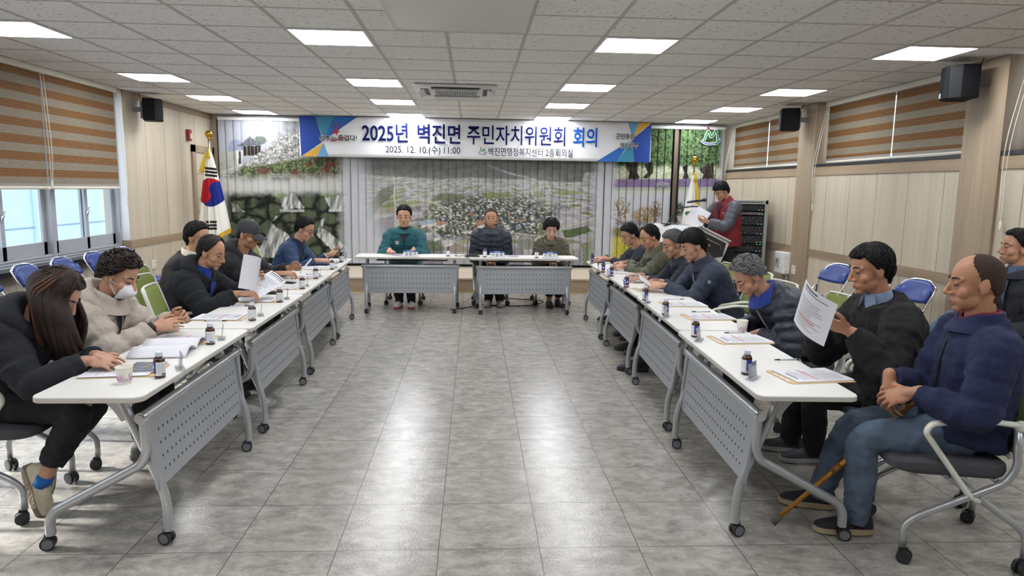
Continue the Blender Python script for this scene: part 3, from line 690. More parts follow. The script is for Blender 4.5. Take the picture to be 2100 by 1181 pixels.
M_SLAT = vcol_mat('printed_slat', .75); M_BRONZE = mat('bronze_slat', '6f6355', .5)
def vblind(name, label, x0, x1, fn, y, n, edge=None, gap=.0007):
    t = thing(name, label, 'vertical blind', ((x0+x1)/2, y, .27), 0)
    off = ((x0+x1)/2, y, .27); w = (x1-x0)/n
    m = MB(); m.bx(x0, x1, y-.02, y+.02, 2.655, 2.70)
    m.build('headrail', M_FRAMEW, t, off=off)
    for k in range(n):
        a, b = x0+k*w+gap, x0+(k+1)*w-gap*1.5; nx, nz = 15, 270
        dy = RNG.uniform(.003, .011)
        X = np.linspace(a, b, nx); Z = np.linspace(.275, 2.655, nz); s = np.linspace(-1, 1, nx)
        P = np.zeros((nz, nx, 3)); P[..., 0] = X; P[..., 2] = Z[:, None]; P[..., 1] = y+dy*s-.006*(1-s*s)
        if edge is not None and k == edge:
            P[..., 0] = (a+b)/2+.046*s; P[..., 1] = y+.035*s
        q = MB().grid(P[:, ::-1]); me = q.mesh('slat', off)
        px, py = print_units(P[:, ::-1].reshape(-1, 3)); col = np.ones((len(px), 4), 'f'); col[:, :3] = np.clip(fn(px, py), 0, 1)*.80
        at = me.color_attributes.new('print', 'FLOAT_COLOR', 'POINT'); at.data.foreach_set('color', col.ravel())
        link('slat', me, M_BRONZE if k == edge else M_SLAT, t, True)
        h = MB(); h.bx((a+b)/2-.02, (a+b)/2+.02, y-.012, y+.012, 2.655, 2.675); h.build('hanger', M_BLACK if k % 1 == 0 else M_FRAMEW, t, off=off)
    return t
YV = 12.04
BL = vblind('vertical_blind', 'vertical blind printed with a stone fortress wall and a waterfall', -4.27, -2.10, print_left, YV, 17)
BM = vblind('vertical_blind', 'vertical blind printed with an aerial view of a village and fields', -2.09, 2.25, print_mid, YV, 34)
BR = vblind('vertical_blind', 'vertical blind printed with green trees above autumn trees', 2.26, 4.34, print_right, YV, 16, 9, .002)
M_CAPT = mat('caption_dark', '2f3a44', .6); M_CAPW = mat('caption_white', 'eef0f0', .6)
XF, ZU = (1, 0, 0), (0, 0, 1)
def cap_text(body, x, z, sz, root, m=M_CAPT, bold=.0, y=YV-.03, sx=1.0, name='caption'):
    M = frame((x-root.location.x, y-root.location.y, z-root.location.z), XF, ZU, (0, -1, 0)); return text(name, body, sz, m, root, M, bold, sx=sx)
for b, (s, x, z, r) in enumerate((('독용산성', -3.27, 1.735, BL), ('성밖숲', 3.27, 1.70, BR))):
    cap_text(s, x, z, .085, r, M_CAPW, .045, YV-.028); cap_text(s, x, z, .085, r, M_CAPT, .008, YV-.030)

def emblem(root, x, z, s, y, white=True):
    """green twin peaks over a blue swoosh with a red star"""
    def at(pts): return [(x+a*s-root.location.x, y-root.location.y, z+b*s-root.location.z) for a, b in pts]
    pk = smooth_path(at([(-.38, -.18), (-.30, .05), (-.18, .30), (-.06, .08), (.02, -.02), (.10, .12), (.24, .34), (.32, .05), (.36, -.2), (.28, -.45)]), 5)
    sw = smooth_path(at([(-.55, -.18), (-.35, -.34), (0, -.38), (.35, -.30), (.52, -.12)]), 5)
    if white:
        m = MB(); m.tube(pk, .085*s, 6, flat=(.03, 1), up=(0, -1, 0)); m.tube(sw, .075*s, 6, flat=(.03, 1), up=(0, -1, 0)); m.build('emblem_outline', M_CAPW, root)
    m = MB(); d = np.array((0, -.004, 0)); m.tube([p+d for p in pk], .055*s, 6, flat=(.03, 1), up=(0, -1, 0)); m.build('emblem_peaks', mat('emblem_green', '2f7d4f', .6), root)
    m = MB(); m.tube([p+d for p in sw], .035*s, 6, flat=(.03, 1), up=(0, -1, 0)); m.build('emblem_swoosh', mat('emblem_blue', '27407a', .6), root)
    star(root, 'emblem_star', x-.20*s, z+.45*s, .12*s, y-.004, mat('emblem_red', 'b2333d', .6))
def star(root, name, x, z, r, y, m, tilt=.1):
    P = [((r if k % 2 == 0 else r*.42)*math.sin(PI*k/5+tilt), (r if k % 2 == 0 else r*.42)*math.cos(PI*k/5+tilt)) for k in range(10)]
    q = MB(); q.prism(P[::-1], 0, .002, frame((x-root.location.x, y-root.location.y, z-root.location.z), XF, ZU, (0, -1, 0))); return q.build(name, m, root)
emblem(BR, 4.09, 2.53, .32, YV-.03)

# ---------------------------------------------------------------- the meeting banner
yb = 11.90; x0, x1, z0, z1 = -2.905, 3.01, 2.075, 2.735; Wd = x1-x0; Hh = z1-z0
BN = thing('banner', 'white meeting banner with blue lettering and fan-shaped blue corners', 'banner', ((x0+x1)/2, yb, z0))
bo = np.array((( x0+x1)/2, yb, z0))
def wav(x, z): return yb+.012*math.sin(x*2.3+1)+.008*math.sin(x*5.1+z*4)
P = np.array([[(x, wav(x, z), z) for x in np.linspace(x0, x1, 120)] for z in np.linspace(z0, z1, 12)])
MB().grid(P).build('cloth', mat('banner_white', 'e6e8ec', .7), BN, True, off=bo, solid=.002)
def sub_tri(P, depth):
    if depth == 0: return [P]
    P = [np.array(p, float) for p in P]; i = max(range(len(P)), key=lambda k: np.linalg.norm(P[k]-P[(k+1) % len(P)])); n = len(P)
    m = (P[i]+P[(i+1) % n])/2; o = (i+2) % n
    return sub_tri([P[i], m, P[o]], depth-1)+sub_tri([m, P[(i+1) % n], P[o]], depth-1)
def fan(name, pts, h):
    q = MB()
    for j in range(1, len(pts)-1):
        for T in sub_tri([pts[0], pts[j], pts[j+1]], 7): q.add([(x0+a*Wd, wav(x0+a*Wd, z1-b*Hh)-.004, z1-b*Hh) for a, b in T], [(0, 1, 2)])
    q.build(name, mat('banner_'+h, h, .65), BN, off=bo)
fan('corner_wedge', [(0, 0), (.045, 0), (.066, .62), (.004, 1.0)], '1c47a3'); fan('corner_wedge', [(.045, 0), (.098, 0), (.068, .60)], '3f8fb0'); fan('corner_wedge', [(.098, 0), (.162, 0), (.068, .60)], '2b6cc0')
fan('corner_wedge', [(.004, 1.0), (.066, .66), (.047, 1.0)], 'dcae4c'); fan('corner_wedge', [(.047, 1.0), (.067, .66), (.080, 1.0)], '6aa9d6')
fan('corner_wedge', [(.931, 0), (.963, 0), (.944, .38)], '6aa9d6'); fan('corner_wedge', [(.963, 0), (1.0, 0), (.945, .40)], 'dcae4c'); fan('corner_wedge', [(1.0, 0.015), (.998, 1.0), (.953, 1.0), (.945, .42)], '1c47a3')
fan('corner_wedge', [(.944, .44), (.953, 1.0), (.903, 1.0)], '3f8fb0'); fan('corner_wedge', [(.938, .47), (.903, 1.0), (.843, 1.0)], '2b6cc0')
M_NAVY = mat('banner_navy', '171e52', .9, spec=.05); M_SKY = mat('banner_sky', '1a57b4', .9, spec=.05); M_INK = mat('banner_ink', '24282f', .9, spec=.05); M_INKG = mat('banner_inkgreen', '3c6a4c', .6)
def btext(name, s, u, v, sz, m, bold=0.0, sx=1.0, lift=.028):
    return cap_text(s, x0+u*Wd, z1-v*Hh, sz, BN, m, bold, yb-lift, sx, name)
btext('title_lettering', '2025년', .241, .42, .345, M_NAVY, .018, .78); btext('title_lettering', '벽진면', .391, .43, .345, M_NAVY, .018, .80); btext('title_lettering', '주민자치위원회', .612, .43, .345, M_NAVY, .012, .765); btext('title_lettering', '회의', .809, .44, .345, M_SKY, .018, .71)
btext('date_lettering', '2025. 12. 10.(수)', .318, .80, .155, M_INK, .003, .88); btext('time_lettering', '11:00', .426, .80, .155, M_INK, .003, .88); btext('place_lettering', '벽진면행정복지센터 2층회의실', .652, .82, .155, M_INK, .003, .735)
for w, m, b, l in ((1, M_CAPW, .06, .026), (0, M_INK, .01, .030)):
    btext('slogan_lettering', '성주는', .080, .56, .105, m, b, 1, l); btext('slogan_lettering', '즐겁다!', .135, .54, .105, m, b, 1, l)
    btext('slogan_lettering', '군민중심', .923, .37, .105, m, b, .85, l); btext('slogan_lettering', '행복', .921, .60, .105, m if w else M_INKG, b, .80, l); btext('slogan_lettering', '성주', .949, .60, .105, m, b, .80, l)
star(BN, 'slogan_star', x0+.103*Wd, z1-.38*Hh, .07, yb-.028, mat('emblem_red', 'b2333d', .6), .35)
q = MB(); q.tube(smooth_path([np.array((x0+a*Wd, yb-.03, z1-b*Hh))-bo for a, b in ((.088, .61), (.100, .60), (.115, .53), (.13, .52))]), .010, 6, flat=(.1, 1), up=(0, -1, 0))
q.build('slogan_swoosh', mat('emblem_red', 'b2333d', .6), BN)
for a, b, c, d in ((.099, .26, .1005, .19), (.106, .24, .110, .16), (.111, .28, .117, .22)):
    q = MB(); q.tube([np.array((x0+s*Wd, yb-.03, z1-t*Hh))-bo for s, t in ((a, b), (c, d))], .008, 6, flat=(.1, 1), up=(0, -1, 0)); q.build('slogan_ray', mat('emblem_red', 'b2333d', .6), BN)

emblem(BN, x0+.514*Wd, z1-.80*Hh, .13, yb-.028, False)

# ---------------------------------------------------------------- flags on their poles
M_GOLD = mat('gold', 'd2a83a', .18, 1.0); M_FRINGE = mat('yellow_fringe', 'e2bd1f', .6, bump=(160, .6))
def flag(label, base, apex_z, H, wl, wr, fn, fr_side, top_z):
    t = thing('flag', label, 'flag', base); q = MB()
    q.lathe([(.17, 0), (.17, .02), (.05, .05), (.03, .12)], n=24); q.build('stand', M_GOLD, t, True, auto=40)
    q = MB(); q.tube([(0, 0, .1), (0, 0, top_z-.06)], .014, 12); q.build('pole', M_CHROME, t, True)
    q = MB(); q.ell((0, 0, top_z-.005), .055, n=20, k=14); q.tube([(0, 0, top_z-.09), (0, 0, top_z-.05)], .022, 12); q.build('finial', M_GOLD, t, True)
    nu, nv = 110, 170; P = np.zeros((nv, nu, 3))
    for i, v in enumerate(np.linspace(0, 1, nv)):
        for j, u in enumerate(np.linspace(0, 1, nu)):
            lo = (.16*abs(u-.35)*2 if u < .35 else -.22*(u-.35)/.65)        # ragged lower hem
            hh = H*v*(1-(lo if lo > 0 else -lo)*.75)
            xl = -wl*(.10+.90*v**.8); xr = wr*(.10+.90*v**.8); x = xl+(xr-xl)*u
            d = .05+.07*v; y = -d*math.sin(PI*min(max(u, 0), 1))-.03*v*math.sin(u*17+1.5*v)-.018*math.sin(u*31)*v
            P[i, j] = (x, y-.01, apex_z-hh)
    me = MB().grid(P[:, ::-1]).mesh('cloth'); uu, vv = np.meshgrid(np.linspace(0, 1, nu)[::-1], np.linspace(0, 1, nv))
    X = P[:, ::-1, 0].ravel(); Z = P[:, ::-1, 2].ravel(); col = np.ones((nu*nv, 4), 'f'); col[:, :3] = fn(X, Z-apex_z, uu.ravel(), vv.ravel())
    at = me.color_attributes.new('print', 'FLOAT_COLOR', 'POINT'); at.data.foreach_set('color', col.ravel())
    o = link('cloth', me, vcol_mat('flag_cloth', .75), t, True); md = o.modifiers.new('s', 'SOLIDIFY'); md.thickness = .003
    q = MB()
    for part, idx in (('hem', range(0, nu)),):
        for j in idx:
            p = P[nv-1, j]
            if (j % 2) == 0 and (fr_side != 'hem' or True): q.tube([p, p+(.004, -.006, -.035), p+(.002, -.004, -.075)], .0055, 5)
    q.build('fringe', M_FRINGE, t)
    q = MB(); js = nu-1 if fr_side == 'right' else 0; sg = 1 if fr_side == 'right' else -1
    L = [P[i, js]+(sg*.012, -.02, 0) for i in range(4, nv, 6)] if fr_side == 'right' else [P[0, 0]+np.array((-.02-.09*k/9, -.01, -.035*k)) for k in range(10)]
    q.tube(L, [.012+.022*min(1, k/6)*(1 if fr_side == 'right' else .9) for k in range(len(L))], 8); q.tube([np.array((0, -.04, apex_z+.04)), (0.01, -.06, apex_z-.02), (.0, -.065, apex_z-.10)], [.018, .02, .03], 8)
    q.build('tassel', M_FRINGE, t, True); return t
def taegeuk(X, Z, u, v):
    c = np.broadcast_to(C('ecebe4'), X.shape+(3,)).copy()
    cx, cz, R = .015, -.62, .205; x = (X-cx); z = (Z-cz)*.93; d = np.hypot(x, z); a = math.radians(-28)
    xr = x*math.cos(a)-z*math.sin(a); zr = x*math.sin(a)+z*math.cos(a)
    red = zr > 0; red = np.where(np.hypot(xr+R/2, zr) < R/2, True, red); red = np.where(np.hypot(xr-R/2, zr) < R/2, False, red)
    col = np.where(red[:, None], C('b01f2e'), C('1f2c86')); c = np.where((d < R)[:, None], col, c)
    for zc, sl, brk in ((-.255, -.1, ()), (-1.075, .0, (0,))):
        for k in range(3):
            zz = zc-.052*k+sl*x; m = (np.abs(Z-zz) < .018) & (np.abs(X-.02) < .088)
            if k in brk: m &= np.abs(X-.0) > .007
            c = np.where(m[:, None], C('17171b'), c)
    m = (np.abs(Z+.92) < .03) & (X < -.17); return np.where(m[:, None], C('17171b'), c)
flag('national flag with red and blue circle on a pole by the door', (-4.10, 11.15, .225), 1.86, 1.40, .23, .27, taegeuk, 'left', 2.135)
def county(X, Z, u, v):
    c = np.broadcast_to(C('e6e6e0'), X.shape+(3,)).copy(); g = np.zeros(X.shape, bool); L = np.array([(-.10, -.62), (.0, -.60), (-.02, -.75), (.06, -.70), (.03, -.84), (.09, -.92), (-.02, -1.02), (-.10, -1.04)])
    for i in range(len(L)-1):
        e = L[i+1]-L[i]; t = np.clip(((X-L[i][0])*e[0]+(Z-L[i][1])*e[1])/(e@e), 0, 1); g |= np.hypot(X-L[i][0]-t*e[0], Z-L[i][1]-t*e[1]) < .030
    c = np.where(g[:, None], C('227347'), c)
    s = np.hypot(X-.055, Z+.57) < .028*(1+.5*np.cos(5*np.arctan2(Z+.57, X-.055))); c = np.where(s[:, None], C('b2333d'), c)
    w = (np.abs(Z+.86+.5*(X+.06)) < .02) & (np.abs(X+.06) < .035) & (np.sin(X*260) > -.2); return np.where(w[:, None], C('39434a'), c)
flag('white county flag with green emblem and yellow fringe behind the lectern', (3.59, 11.30, .225), 1.63, 1.30, .23, .11, county, 'right', 1.885)
# ---------------------------------------------------------------- folding meeting tables
M_TOP = mat('white_tabletop', 'd9d8d4', .42, noise=(900, .04)); M_EDGE = mat('tabletop_edge', 'c0bcb4', .5)
M_STEEL = mat('silver_paint', 'a3a7ac', .38, .45, noise=(500, .05)); M_TUBE = mat('silver_tube', 'b0b3b7', .3, .55)
M_HOLE = mat('panel_hole', '22242a', .8); M_WHEEL = mat('caster_grey', '6d7076', .45); M_TYRE = mat('caster_black', '26272b', .5)
def caster(root, x, y, a=0, grey=True):
    R = rot('Z', a); q = MB(); r = .030
    for s in (-1, 1):
        q.tube([np.array((x, y, r))+R @ np.array((s*.007, -.012, 0)), np.array((x, y, r))+R @ np.array((s*.022, -.012, 0))], r, 16, 0)
        q.tube([np.array((x, y, r))+R @ np.array((s*.0222, -.012, 0)), np.array((x, y, r))+R @ np.array((s*.0228, -.012, 0))], r*.74, 16, 1)
    q.tube([(x, y, .03), (x, y, .085)], .009, 10, 0); q.box(np.array((x, y, .05))+R @ np.array((0, -.006, 0)), (.014, .036, .04), R, 0)
    return q.build('caster', [M_TYRE, M_WHEEL if grey else M_TYRE], root, True, auto=40)
def make_table(label, loc, rz):
    t = thing('meeting_table', label, 'table', loc, rz, 'white meeting tables with perforated panels'); yf = .225
    q = MB(); P = rrect(1.40, .45, .045, 6); n = len(P)
    q.rings([[(x*.996, y*.99, .695) for x, y in P], [(x, y, .698) for x, y in P], [(x, y, .716) for x, y in P]], 1); q.rings([[(x, y, .716) for x, y in P], [(x*.997, y*.992, .72) for x, y in P]], 0)
    q.build('tabletop', [M_TOP, M_EDGE], t)
    q = MB(); q.tube([(-.60, yf-.05, .60), (.60, yf-.05, .60)], .022, 14)
    q.build('crossbar', M_TUBE, t, True, auto=50)
    for s in (-1, 1):
        q = MB(); q.tube([(s*.60, yf-.05, .60), (s*.615, yf-.05, .60)], .026, 16); q.tube([(s*.615, yf-.05, .60), (s*.62, yf-.05, .60)], .017, 14); q.build('end_knob', M_CHROME, t, True, auto=40)
        x = s*.585
        q = MB(); q.tube(fillet([(x, yf-.05, .60), (x, yf-.045, .44), (x, yf-.07, .385), (x, yf-.45, .175), (x, yf-.475, .13), (x, yf-.475, .065)], .06, 5), .021, 12, flat=(1, 1)); q.build('leg', M_TUBE, t, True, auto=60)
        q = MB(); q.tube(fillet([(x-s*.03, yf-.15, .66), (x-s*.03, yf-.10, .53), (x-s*.03, yf+.0, .27), (x-s*.03, yf+.015, .18), (x-s*.03, yf+.015, .065)], .06, 5), .020, 12); q.build('leg', M_TUBE, t, True, auto=60)
        caster(t, x, yf-.475, .3*s); caster(t, x-s*.03, yf+.015, -.25*s)
        q = MB()
        for a, b in (([(-.16, .694), (.10, .694), (.09, .67), (.03, .64), (.02, .59), (-.0, .57), (-.03, .62), (-.07, .665), (-.16, .68)], 0),):
            q.add([(x-s*.03+d, yf-.15+u, z) for d in (-.016, .016) for u, z in a], [tuple(range(9))[::-1], tuple(range(9, 18))]+[(i, (i+1) % 9, 9+(i+1) % 9, 9+i) for i in range(9)])
        q.build('bracket', mat('bracket_silver', 'b9bbbd', .45, .2), t, bev=.003)
    # modesty panel: slightly leaning sheet with four rows of punched holes
    zt, zb, yt, ybm = .585, .262, yf-.048, yf-.012; q = MB()
    R = rot('X', -math.atan2(yt-ybm, zt-zb)); R = rot('X', math.atan2(ybm-yt, zt-zb)); c = np.array((0, (yt+ybm)/2, (zt+zb)/2)); h = math.hypot(zt-zb, yt-ybm)
    q.box(c, (1.115, .004, h), R); q.box(c+R @ np.array((-.567, .004, -.0)), (.03, .014, h), R); q.box(c+R @ np.array((.567, .004, 0)), (.03, .014, h), R)
    for r in range(4):
        for k in range(22): q.box(c+R @ np.array((-.48+k*.0457, .0022, .085-.062*r)), (.0085, .001, .0125), R, 1)
    q.build('modesty_panel', [M_STEEL, M_HOLE], t)
    q = MB(); q.tube(fillet([(-.46, -.12, .69), (-.46, -.15, .645), (.46, -.15, .645), (.46, -.12, .69)], .03), .006, 8); q.bx(-.46, .46, -.14, -.0, .648, .652); q.build('under_shelf', mat('shelf_grey', '8b8e93', .5, .3), t, True, auto=40)
    q = MB(); q.box((-.42, -.16, .672), (.03, .10, .012)); q.box((-.42, -.22, .668), (.03, .03, .01)); q.build('release_lever', M_TYRE, t, bev=.003)
    return t
LT = [(-1.590, 3.535, 'nearest one of the left row with a paper cup'), (-1.592, 4.955, 'second of the left row before the empty green chair'), (-1.628, 6.375, 'third from the front in the left row'), (-1.680, 7.785, 'farthest one of the left row by the blue uniform')]
RT = [(1.490, 3.535, 'nearest one of the right row by the balding man'), (1.560, 4.955, 'second of the right row with a paper cup'), (1.598, 6.375, 'third from the front in the right row'), (1.612, 7.785, 'farthest one of the right row by the lectern')]
tab0 = make_table('white perforated-panel table, '+LT[0][2], (LT[0][0], LT[0][1], 0), -PI/2)
for x, y, l in LT[1:]: dup(tab0, (x, y, 0), -PI/2+(.03 if y > 5 else .012), 'white perforated-panel table, '+l)
for x, y, l in RT: dup(tab0, (x, y, 0), PI/2-(.035 if y < 5 else .01), 'white perforated-panel table, '+l)
dup(tab0, (-.80, 8.97, 0), PI+.02, 'white perforated-panel table facing the camera, left of the head pair'); dup(tab0, (.64, 8.92, 0), PI+.028, 'white perforated-panel table facing the camera, right of the head pair')

# ---------------------------------------------------------------- green mesh-back meeting chairs
M_GREEN = mat('green_mesh', '8d9b52', .75, bump=(700, .5), noise=(5, .06)); M_WHITEF = mat('white_frame', 'dcdcd2', .42); M_SEATG = mat('charcoal_seat', '46474d', .85, bump=(400, .4))
def make_chair(label, loc, rz):
    """faces local +y"""
    t = thing('mesh_back_chair', label, 'chair', loc, rz, 'green mesh-back chairs around the tables')
    q = MB(); P = rrect(.48, .47, .09, 6, 0, .075); n = len(P)
    R_ = []
    for z, k in ((.405, .90), (.415, .97), (.435, 1.0), (.462, .985), (.474, .90), (.478, .6), (.479, .2)): R_.append([(x*k, (y-.075)*k+.075, z+(-.02*max(0, (y-.2)/.11)**2 if z > .42 else 0)) for x, y in P])
    q.rings(R_); q.build('seat', M_SEATG, t, True, auto=50)
    def bk(u, z): # back surface: wraps and leans
        f = (z-.50)/.38; return np.array((u*(.215+.015*f-.03*f*f), -.155-.12*f-.03*(1-u*u)+.0, z))
    q = MB(); G = np.array([[bk(u, z) for u in np.linspace(-.96, .96, 17)] for z in np.linspace(.515, .885, 13)])
    o = MB().grid(G[:, ::-1]).build('backrest', M_GREEN, t, True); md = o.modifiers.new('s', 'SOLIDIFY'); md.thickness = .014; md.offset = 0
    L = [bk(-1, z) for z in np.linspace(.87, .52, 8)]+[bk(u, .495) for u in np.linspace(-.85, .85, 8)]+[bk(1, z) for z in np.linspace(.52, .87, 8)]+[bk(u, .897) for u in np.linspace(.85, -.85, 8)]
    q.tube(L, .0105, 8, flat=(1.3, .8), close=True); q.build('back_frame', M_WHITEF, t, True)
    for s in (-1, 1):
        x = s*.245
        q = MB(); q.tube(fillet([(x, -.16, .655), (x, .0, .668), (x, .185, .640), (x*.99, .205, .60), (x*.96, .01, .335), (x*.94, -.035, .305)], .04, 4), .0165, 10, flat=(.75, 1.05)); q.ell((x, -.155, .65), (.018, .026, .026), n=12)
        q.build('armrest', M_WHITEF, t, True)
        q = MB(); q.tube(fillet([(x*.97, -.15, .645), (x*.97, -.165, .47), (x*.97, -.13, .40), (x*.93, .20, .215), (x*.92, .245, .17), (x*.92, .245, .07)], .06, 5), .0155, 12); q.build('leg', M_TUBE, t, True)
        q = MB(); q.tube(fillet([(x*.82, .10, .41), (x*.86, -.02, .33), (x*.93, -.20, .205), (x*.94, -.235, .16), (x*.94, -.235, .07)], .06, 5), .0150, 12); q.build('leg', M_TUBE, t, True)
        caster(t, x*.92, .245, .5*s, False); caster(t, x*.94, -.235, 2.6*s, False)
    q = MB(); q.tube([(-.22, .09, .405), (.22, .09, .405)], .012, 8); q.tube([(-.22, -.10, .40), (.22, -.10, .40)], .012, 8); q.build('stretcher', M_TUBE, t, True); return t

# ---------------------------------------------------------------- blue folding chairs along the walls
M_BLUE = mat('blue_vinyl', '1c3985', .38, bump=(60, .08))
def make_fold(label, loc, rz):
    t = thing('folding_chair', label, 'chair', loc, rz, 'blue folding chairs along the walls')
    q = MB(); P = rrect(.40, .38, .07, 5, 0, .05)
    q.rings([[(x*.97, (y-.05)*.97+.05, .425) for x, y in P], [(x, y, .432) for x, y in P], [(x, y, .452) for x, y in P], [(x*.95, (y-.05)*.95+.05, .464) for x, y in P], [(x*.5, (y-.05)*.5+.05, .47) for x, y in P]]); q.build('seat', M_BLUE, t, True, auto=50)
    q = MB(); q.tube([(x*1.0, y, .426) for x, y in P], .009, 6, close=True); q.build('seat_rim', M_CHROME, t, True)
    def bk(u, v): return np.array((u*.205*(1-.10*v*v*(v > 0)), -.185-.05*v-.035*(1-u*u), .715+.095*v-(.045*u**4 if v > 0 else -.02*u*u)))
    G = np.array([[bk(u, v) for u in np.linspace(-1, 1, 17)] for v in np.linspace(-1, 1, 9)])
    o = MB().grid(G[:, ::-1]).build('backrest', M_BLUE, t, True); md = o.modifiers.new('s', 'SOLIDIFY'); md.thickness = .028; md.offset = 0
    q = MB(); L = [(-.215, .27, .012), (-.215, -.135, .60), (-.212, -.20, .70), (-.20, -.245, .775)]+[tuple(bk(u, 1.0)+np.array((0, -.012, .010))) for u in np.linspace(-.85, .85, 9)]+[(.20, -.245, .775), (.212, -.20, .70), (.215, -.135, .60), (.215, .27, .012)]
    q.tube(fillet(L, .03), .0115, 10); q.tube([(-.215, .215, .10), (.215, .215, .10)], .007, 8); q.build('main_frame', M_CHROME, t, True)
    for s in (-1, 1):
        q = MB(); q.tube([(s*.19, .16, .42), (s*.19, -.24, .02)], .0105, 10); q.build('leg', M_CHROME, t, True)
        for x, y in ((s*.215, .275), (s*.19, -.245)): q = MB(); q.tube([(x, y, 0), (x, y-.012*(1 if y > 0 else -1), .035)], .016, 10); q.build('rubber_foot', M_BLACK, t, True, auto=40)
        q = MB(); q.tube([(s*.20, -.02, .44), (s*.20, -.12, .50), (s*.205, -.13, .57)], .009, 8); q.build('hinge_link', M_BLACK, t, True)
    return t
fc_ = [(-3.96, 6.05, -1.45, 'blue folding chair by the left windows at the picture edge'), (-3.98, 6.72, -1.5, 'blue folding chair by the left windows, second from the picture edge'), (-4.0, 7.35, -1.5, 'blue folding chair by the left windows, fully showing its back above the beige coat'),
       (-4.0, 7.95, -1.55, 'blue folding chair by the left windows, behind the curly-haired woman'), (-3.98, 8.55, -1.60, 'blue folding chair by the left windows, last before the corner'),
       (3.80, 7.35, 1.75, 'blue folding chair by the right wall, farthest with its seat in view'), (3.86, 6.72, 1.68, 'blue folding chair by the right wall, behind the head of the man in black'), (3.86, 6.07, 1.70, 'blue folding chair by the right wall, between two seated men'),
       (3.88, 5.30, 1.62, 'blue folding chair by the right wall, hidden behind the balding man'), (3.86, 4.55, 1.65, 'blue folding chair by the right wall under the man in a suit jacket')]
f0 = None
for x, y, a, l in fc_:
    if f0 is None: f0 = make_fold(l, (x, y, 0), a)
    else: dup(f0, (x, y, 0), a, l)

# ---------------------------------------------------------------- things on the tables
TZ = .72
M_AMBER = mat('amber_glass', '3a1a0c', .08, coat=.6); M_LABEL = mat('label_white', 'dfe0e6', .5, noise=(160, .05)); M_LABB = mat('label_blue', '26348f', .5); M_LABR = mat('label_red', 'c23a36', .5)
M_CAPW2 = mat('cap_white', 'd5d8e6', .4); M_CAPB = mat('cap_blue', '27337f', .4)
def make_bottle(label, loc, rz, capm):
    t = thing('drink_bottle', label, 'bottle', loc, rz, 'small brown drink bottles on the tables')
    q = MB(); q.lathe([(.020, 0), (.0235, .002), (.0245, .006), (.0245, .078), (.0235, .086), (.019, .094), (.0135, .100), (.0125, .106)], n=24); q.build('glass_body', M_AMBER, t, True, auto=50)
    q = MB()
    n = 28
    for a, b, mi, z0, z1 in ((0, n, 0, .014, .076),): q.rings([[(.0249*math.cos(2*PI*j/n), .0249*math.sin(2*PI*j/n), z) for j in range(n)] for z in (z0, z1)], 0, False)
    def patch(a0, a1, z0, z1, mi, r=.0252):
        A = np.linspace(a0, a1, 7); q.grid([[(r*math.cos(a), r*math.sin(a), z) for a in A] for z in (z0, z1)], mi)
    patch(1.9, 3.3, .028, .076, 1); patch(1.9, 3.3, .020, .028, 2); patch(2.3, 2.9, .046, .060, 0, .0255)
    for k in range(7): patch(3.6, 5.0, .064-.006*k, .0652-.006*k, 3)
    patch(4.2, 5.1, .017, .023, 4)
    q.build('label_wrap', [M_LABEL, M_LABB, M_LABR, mat('label_grey', 'a7a9b4', .5), mat('barcode_dark', '33343a', .6)], t, True)
    q = MB(); q.lathe([(.0135, .100), (.0155, .102), (.0155, .117), (.0145, .1195), (.004, .120)], n=20); q.build('cap', capm, t, True, auto=40); return t
BOT = [((-1.422, 3.143), 1.2, 'by the near left paper cup'), ((-1.445, 3.818), .6, 'in front of the woman in the beige coat'), ((-1.435, 4.512), .5, 'in front of the empty green chair on the left'), ((-1.458, 5.242), .5, 'in front of the man in the black fleece'),
       ((-1.457, 5.933), .4, 'next after the black fleece man on the left row'), ((-1.491, 6.598), .4, 'in front of the man in the black cap'), ((-1.491, 7.351), .3, 'in front of the grey jacket on the left row'), ((-1.531, 8.08), .3, 'by the tablet of the man in blue uniform'),
       ((1.325, 3.20), 2.4, 'nearest on the right row by a slanted stand'), ((1.345, 4.047), 2.2, 'second from the front on the right row'), ((1.365, 4.784), 2.2, 'third from the front on the right row'), ((1.380, 5.428), 2.3, 'fourth from the front, by the hands of the navy man'),
       ((1.392, 6.177), 2.2, 'standing before the gray-haired man on the right row'), ((1.41, 6.97), 2.1, 'at the pen of the man in the olive puffer'), ((1.388, 7.313), 2.1, 'on the right row by the olive sleeve'), ((1.42, 8.204), 2.0, 'last of the right row beside a phone'),
       ((-.329, 8.90), 4.2, 'at the right end of the left head table'), ((.144, 8.84), 4.2, 'left of the middle name plate on the head table'), ((.806, 8.79), 4.2, 'left of the curly-haired woman on the head table')]
b0 = b1 = None
for i, ((x, y), a, l) in enumerate(BOT):
    blue = i >= 16 or i in (7, 14, 15)
    lab = 'brown bottle, %s cap, %s' % ('blue' if blue else 'white', l); src = b1 if blue else b0
    if src is None:
        o = make_bottle(lab, (x, y, TZ), a, M_CAPB if blue else M_CAPW2)
        if blue: b1 = o
        else: b0 = o
    else: dup(src, (x, y, TZ), a, lab)
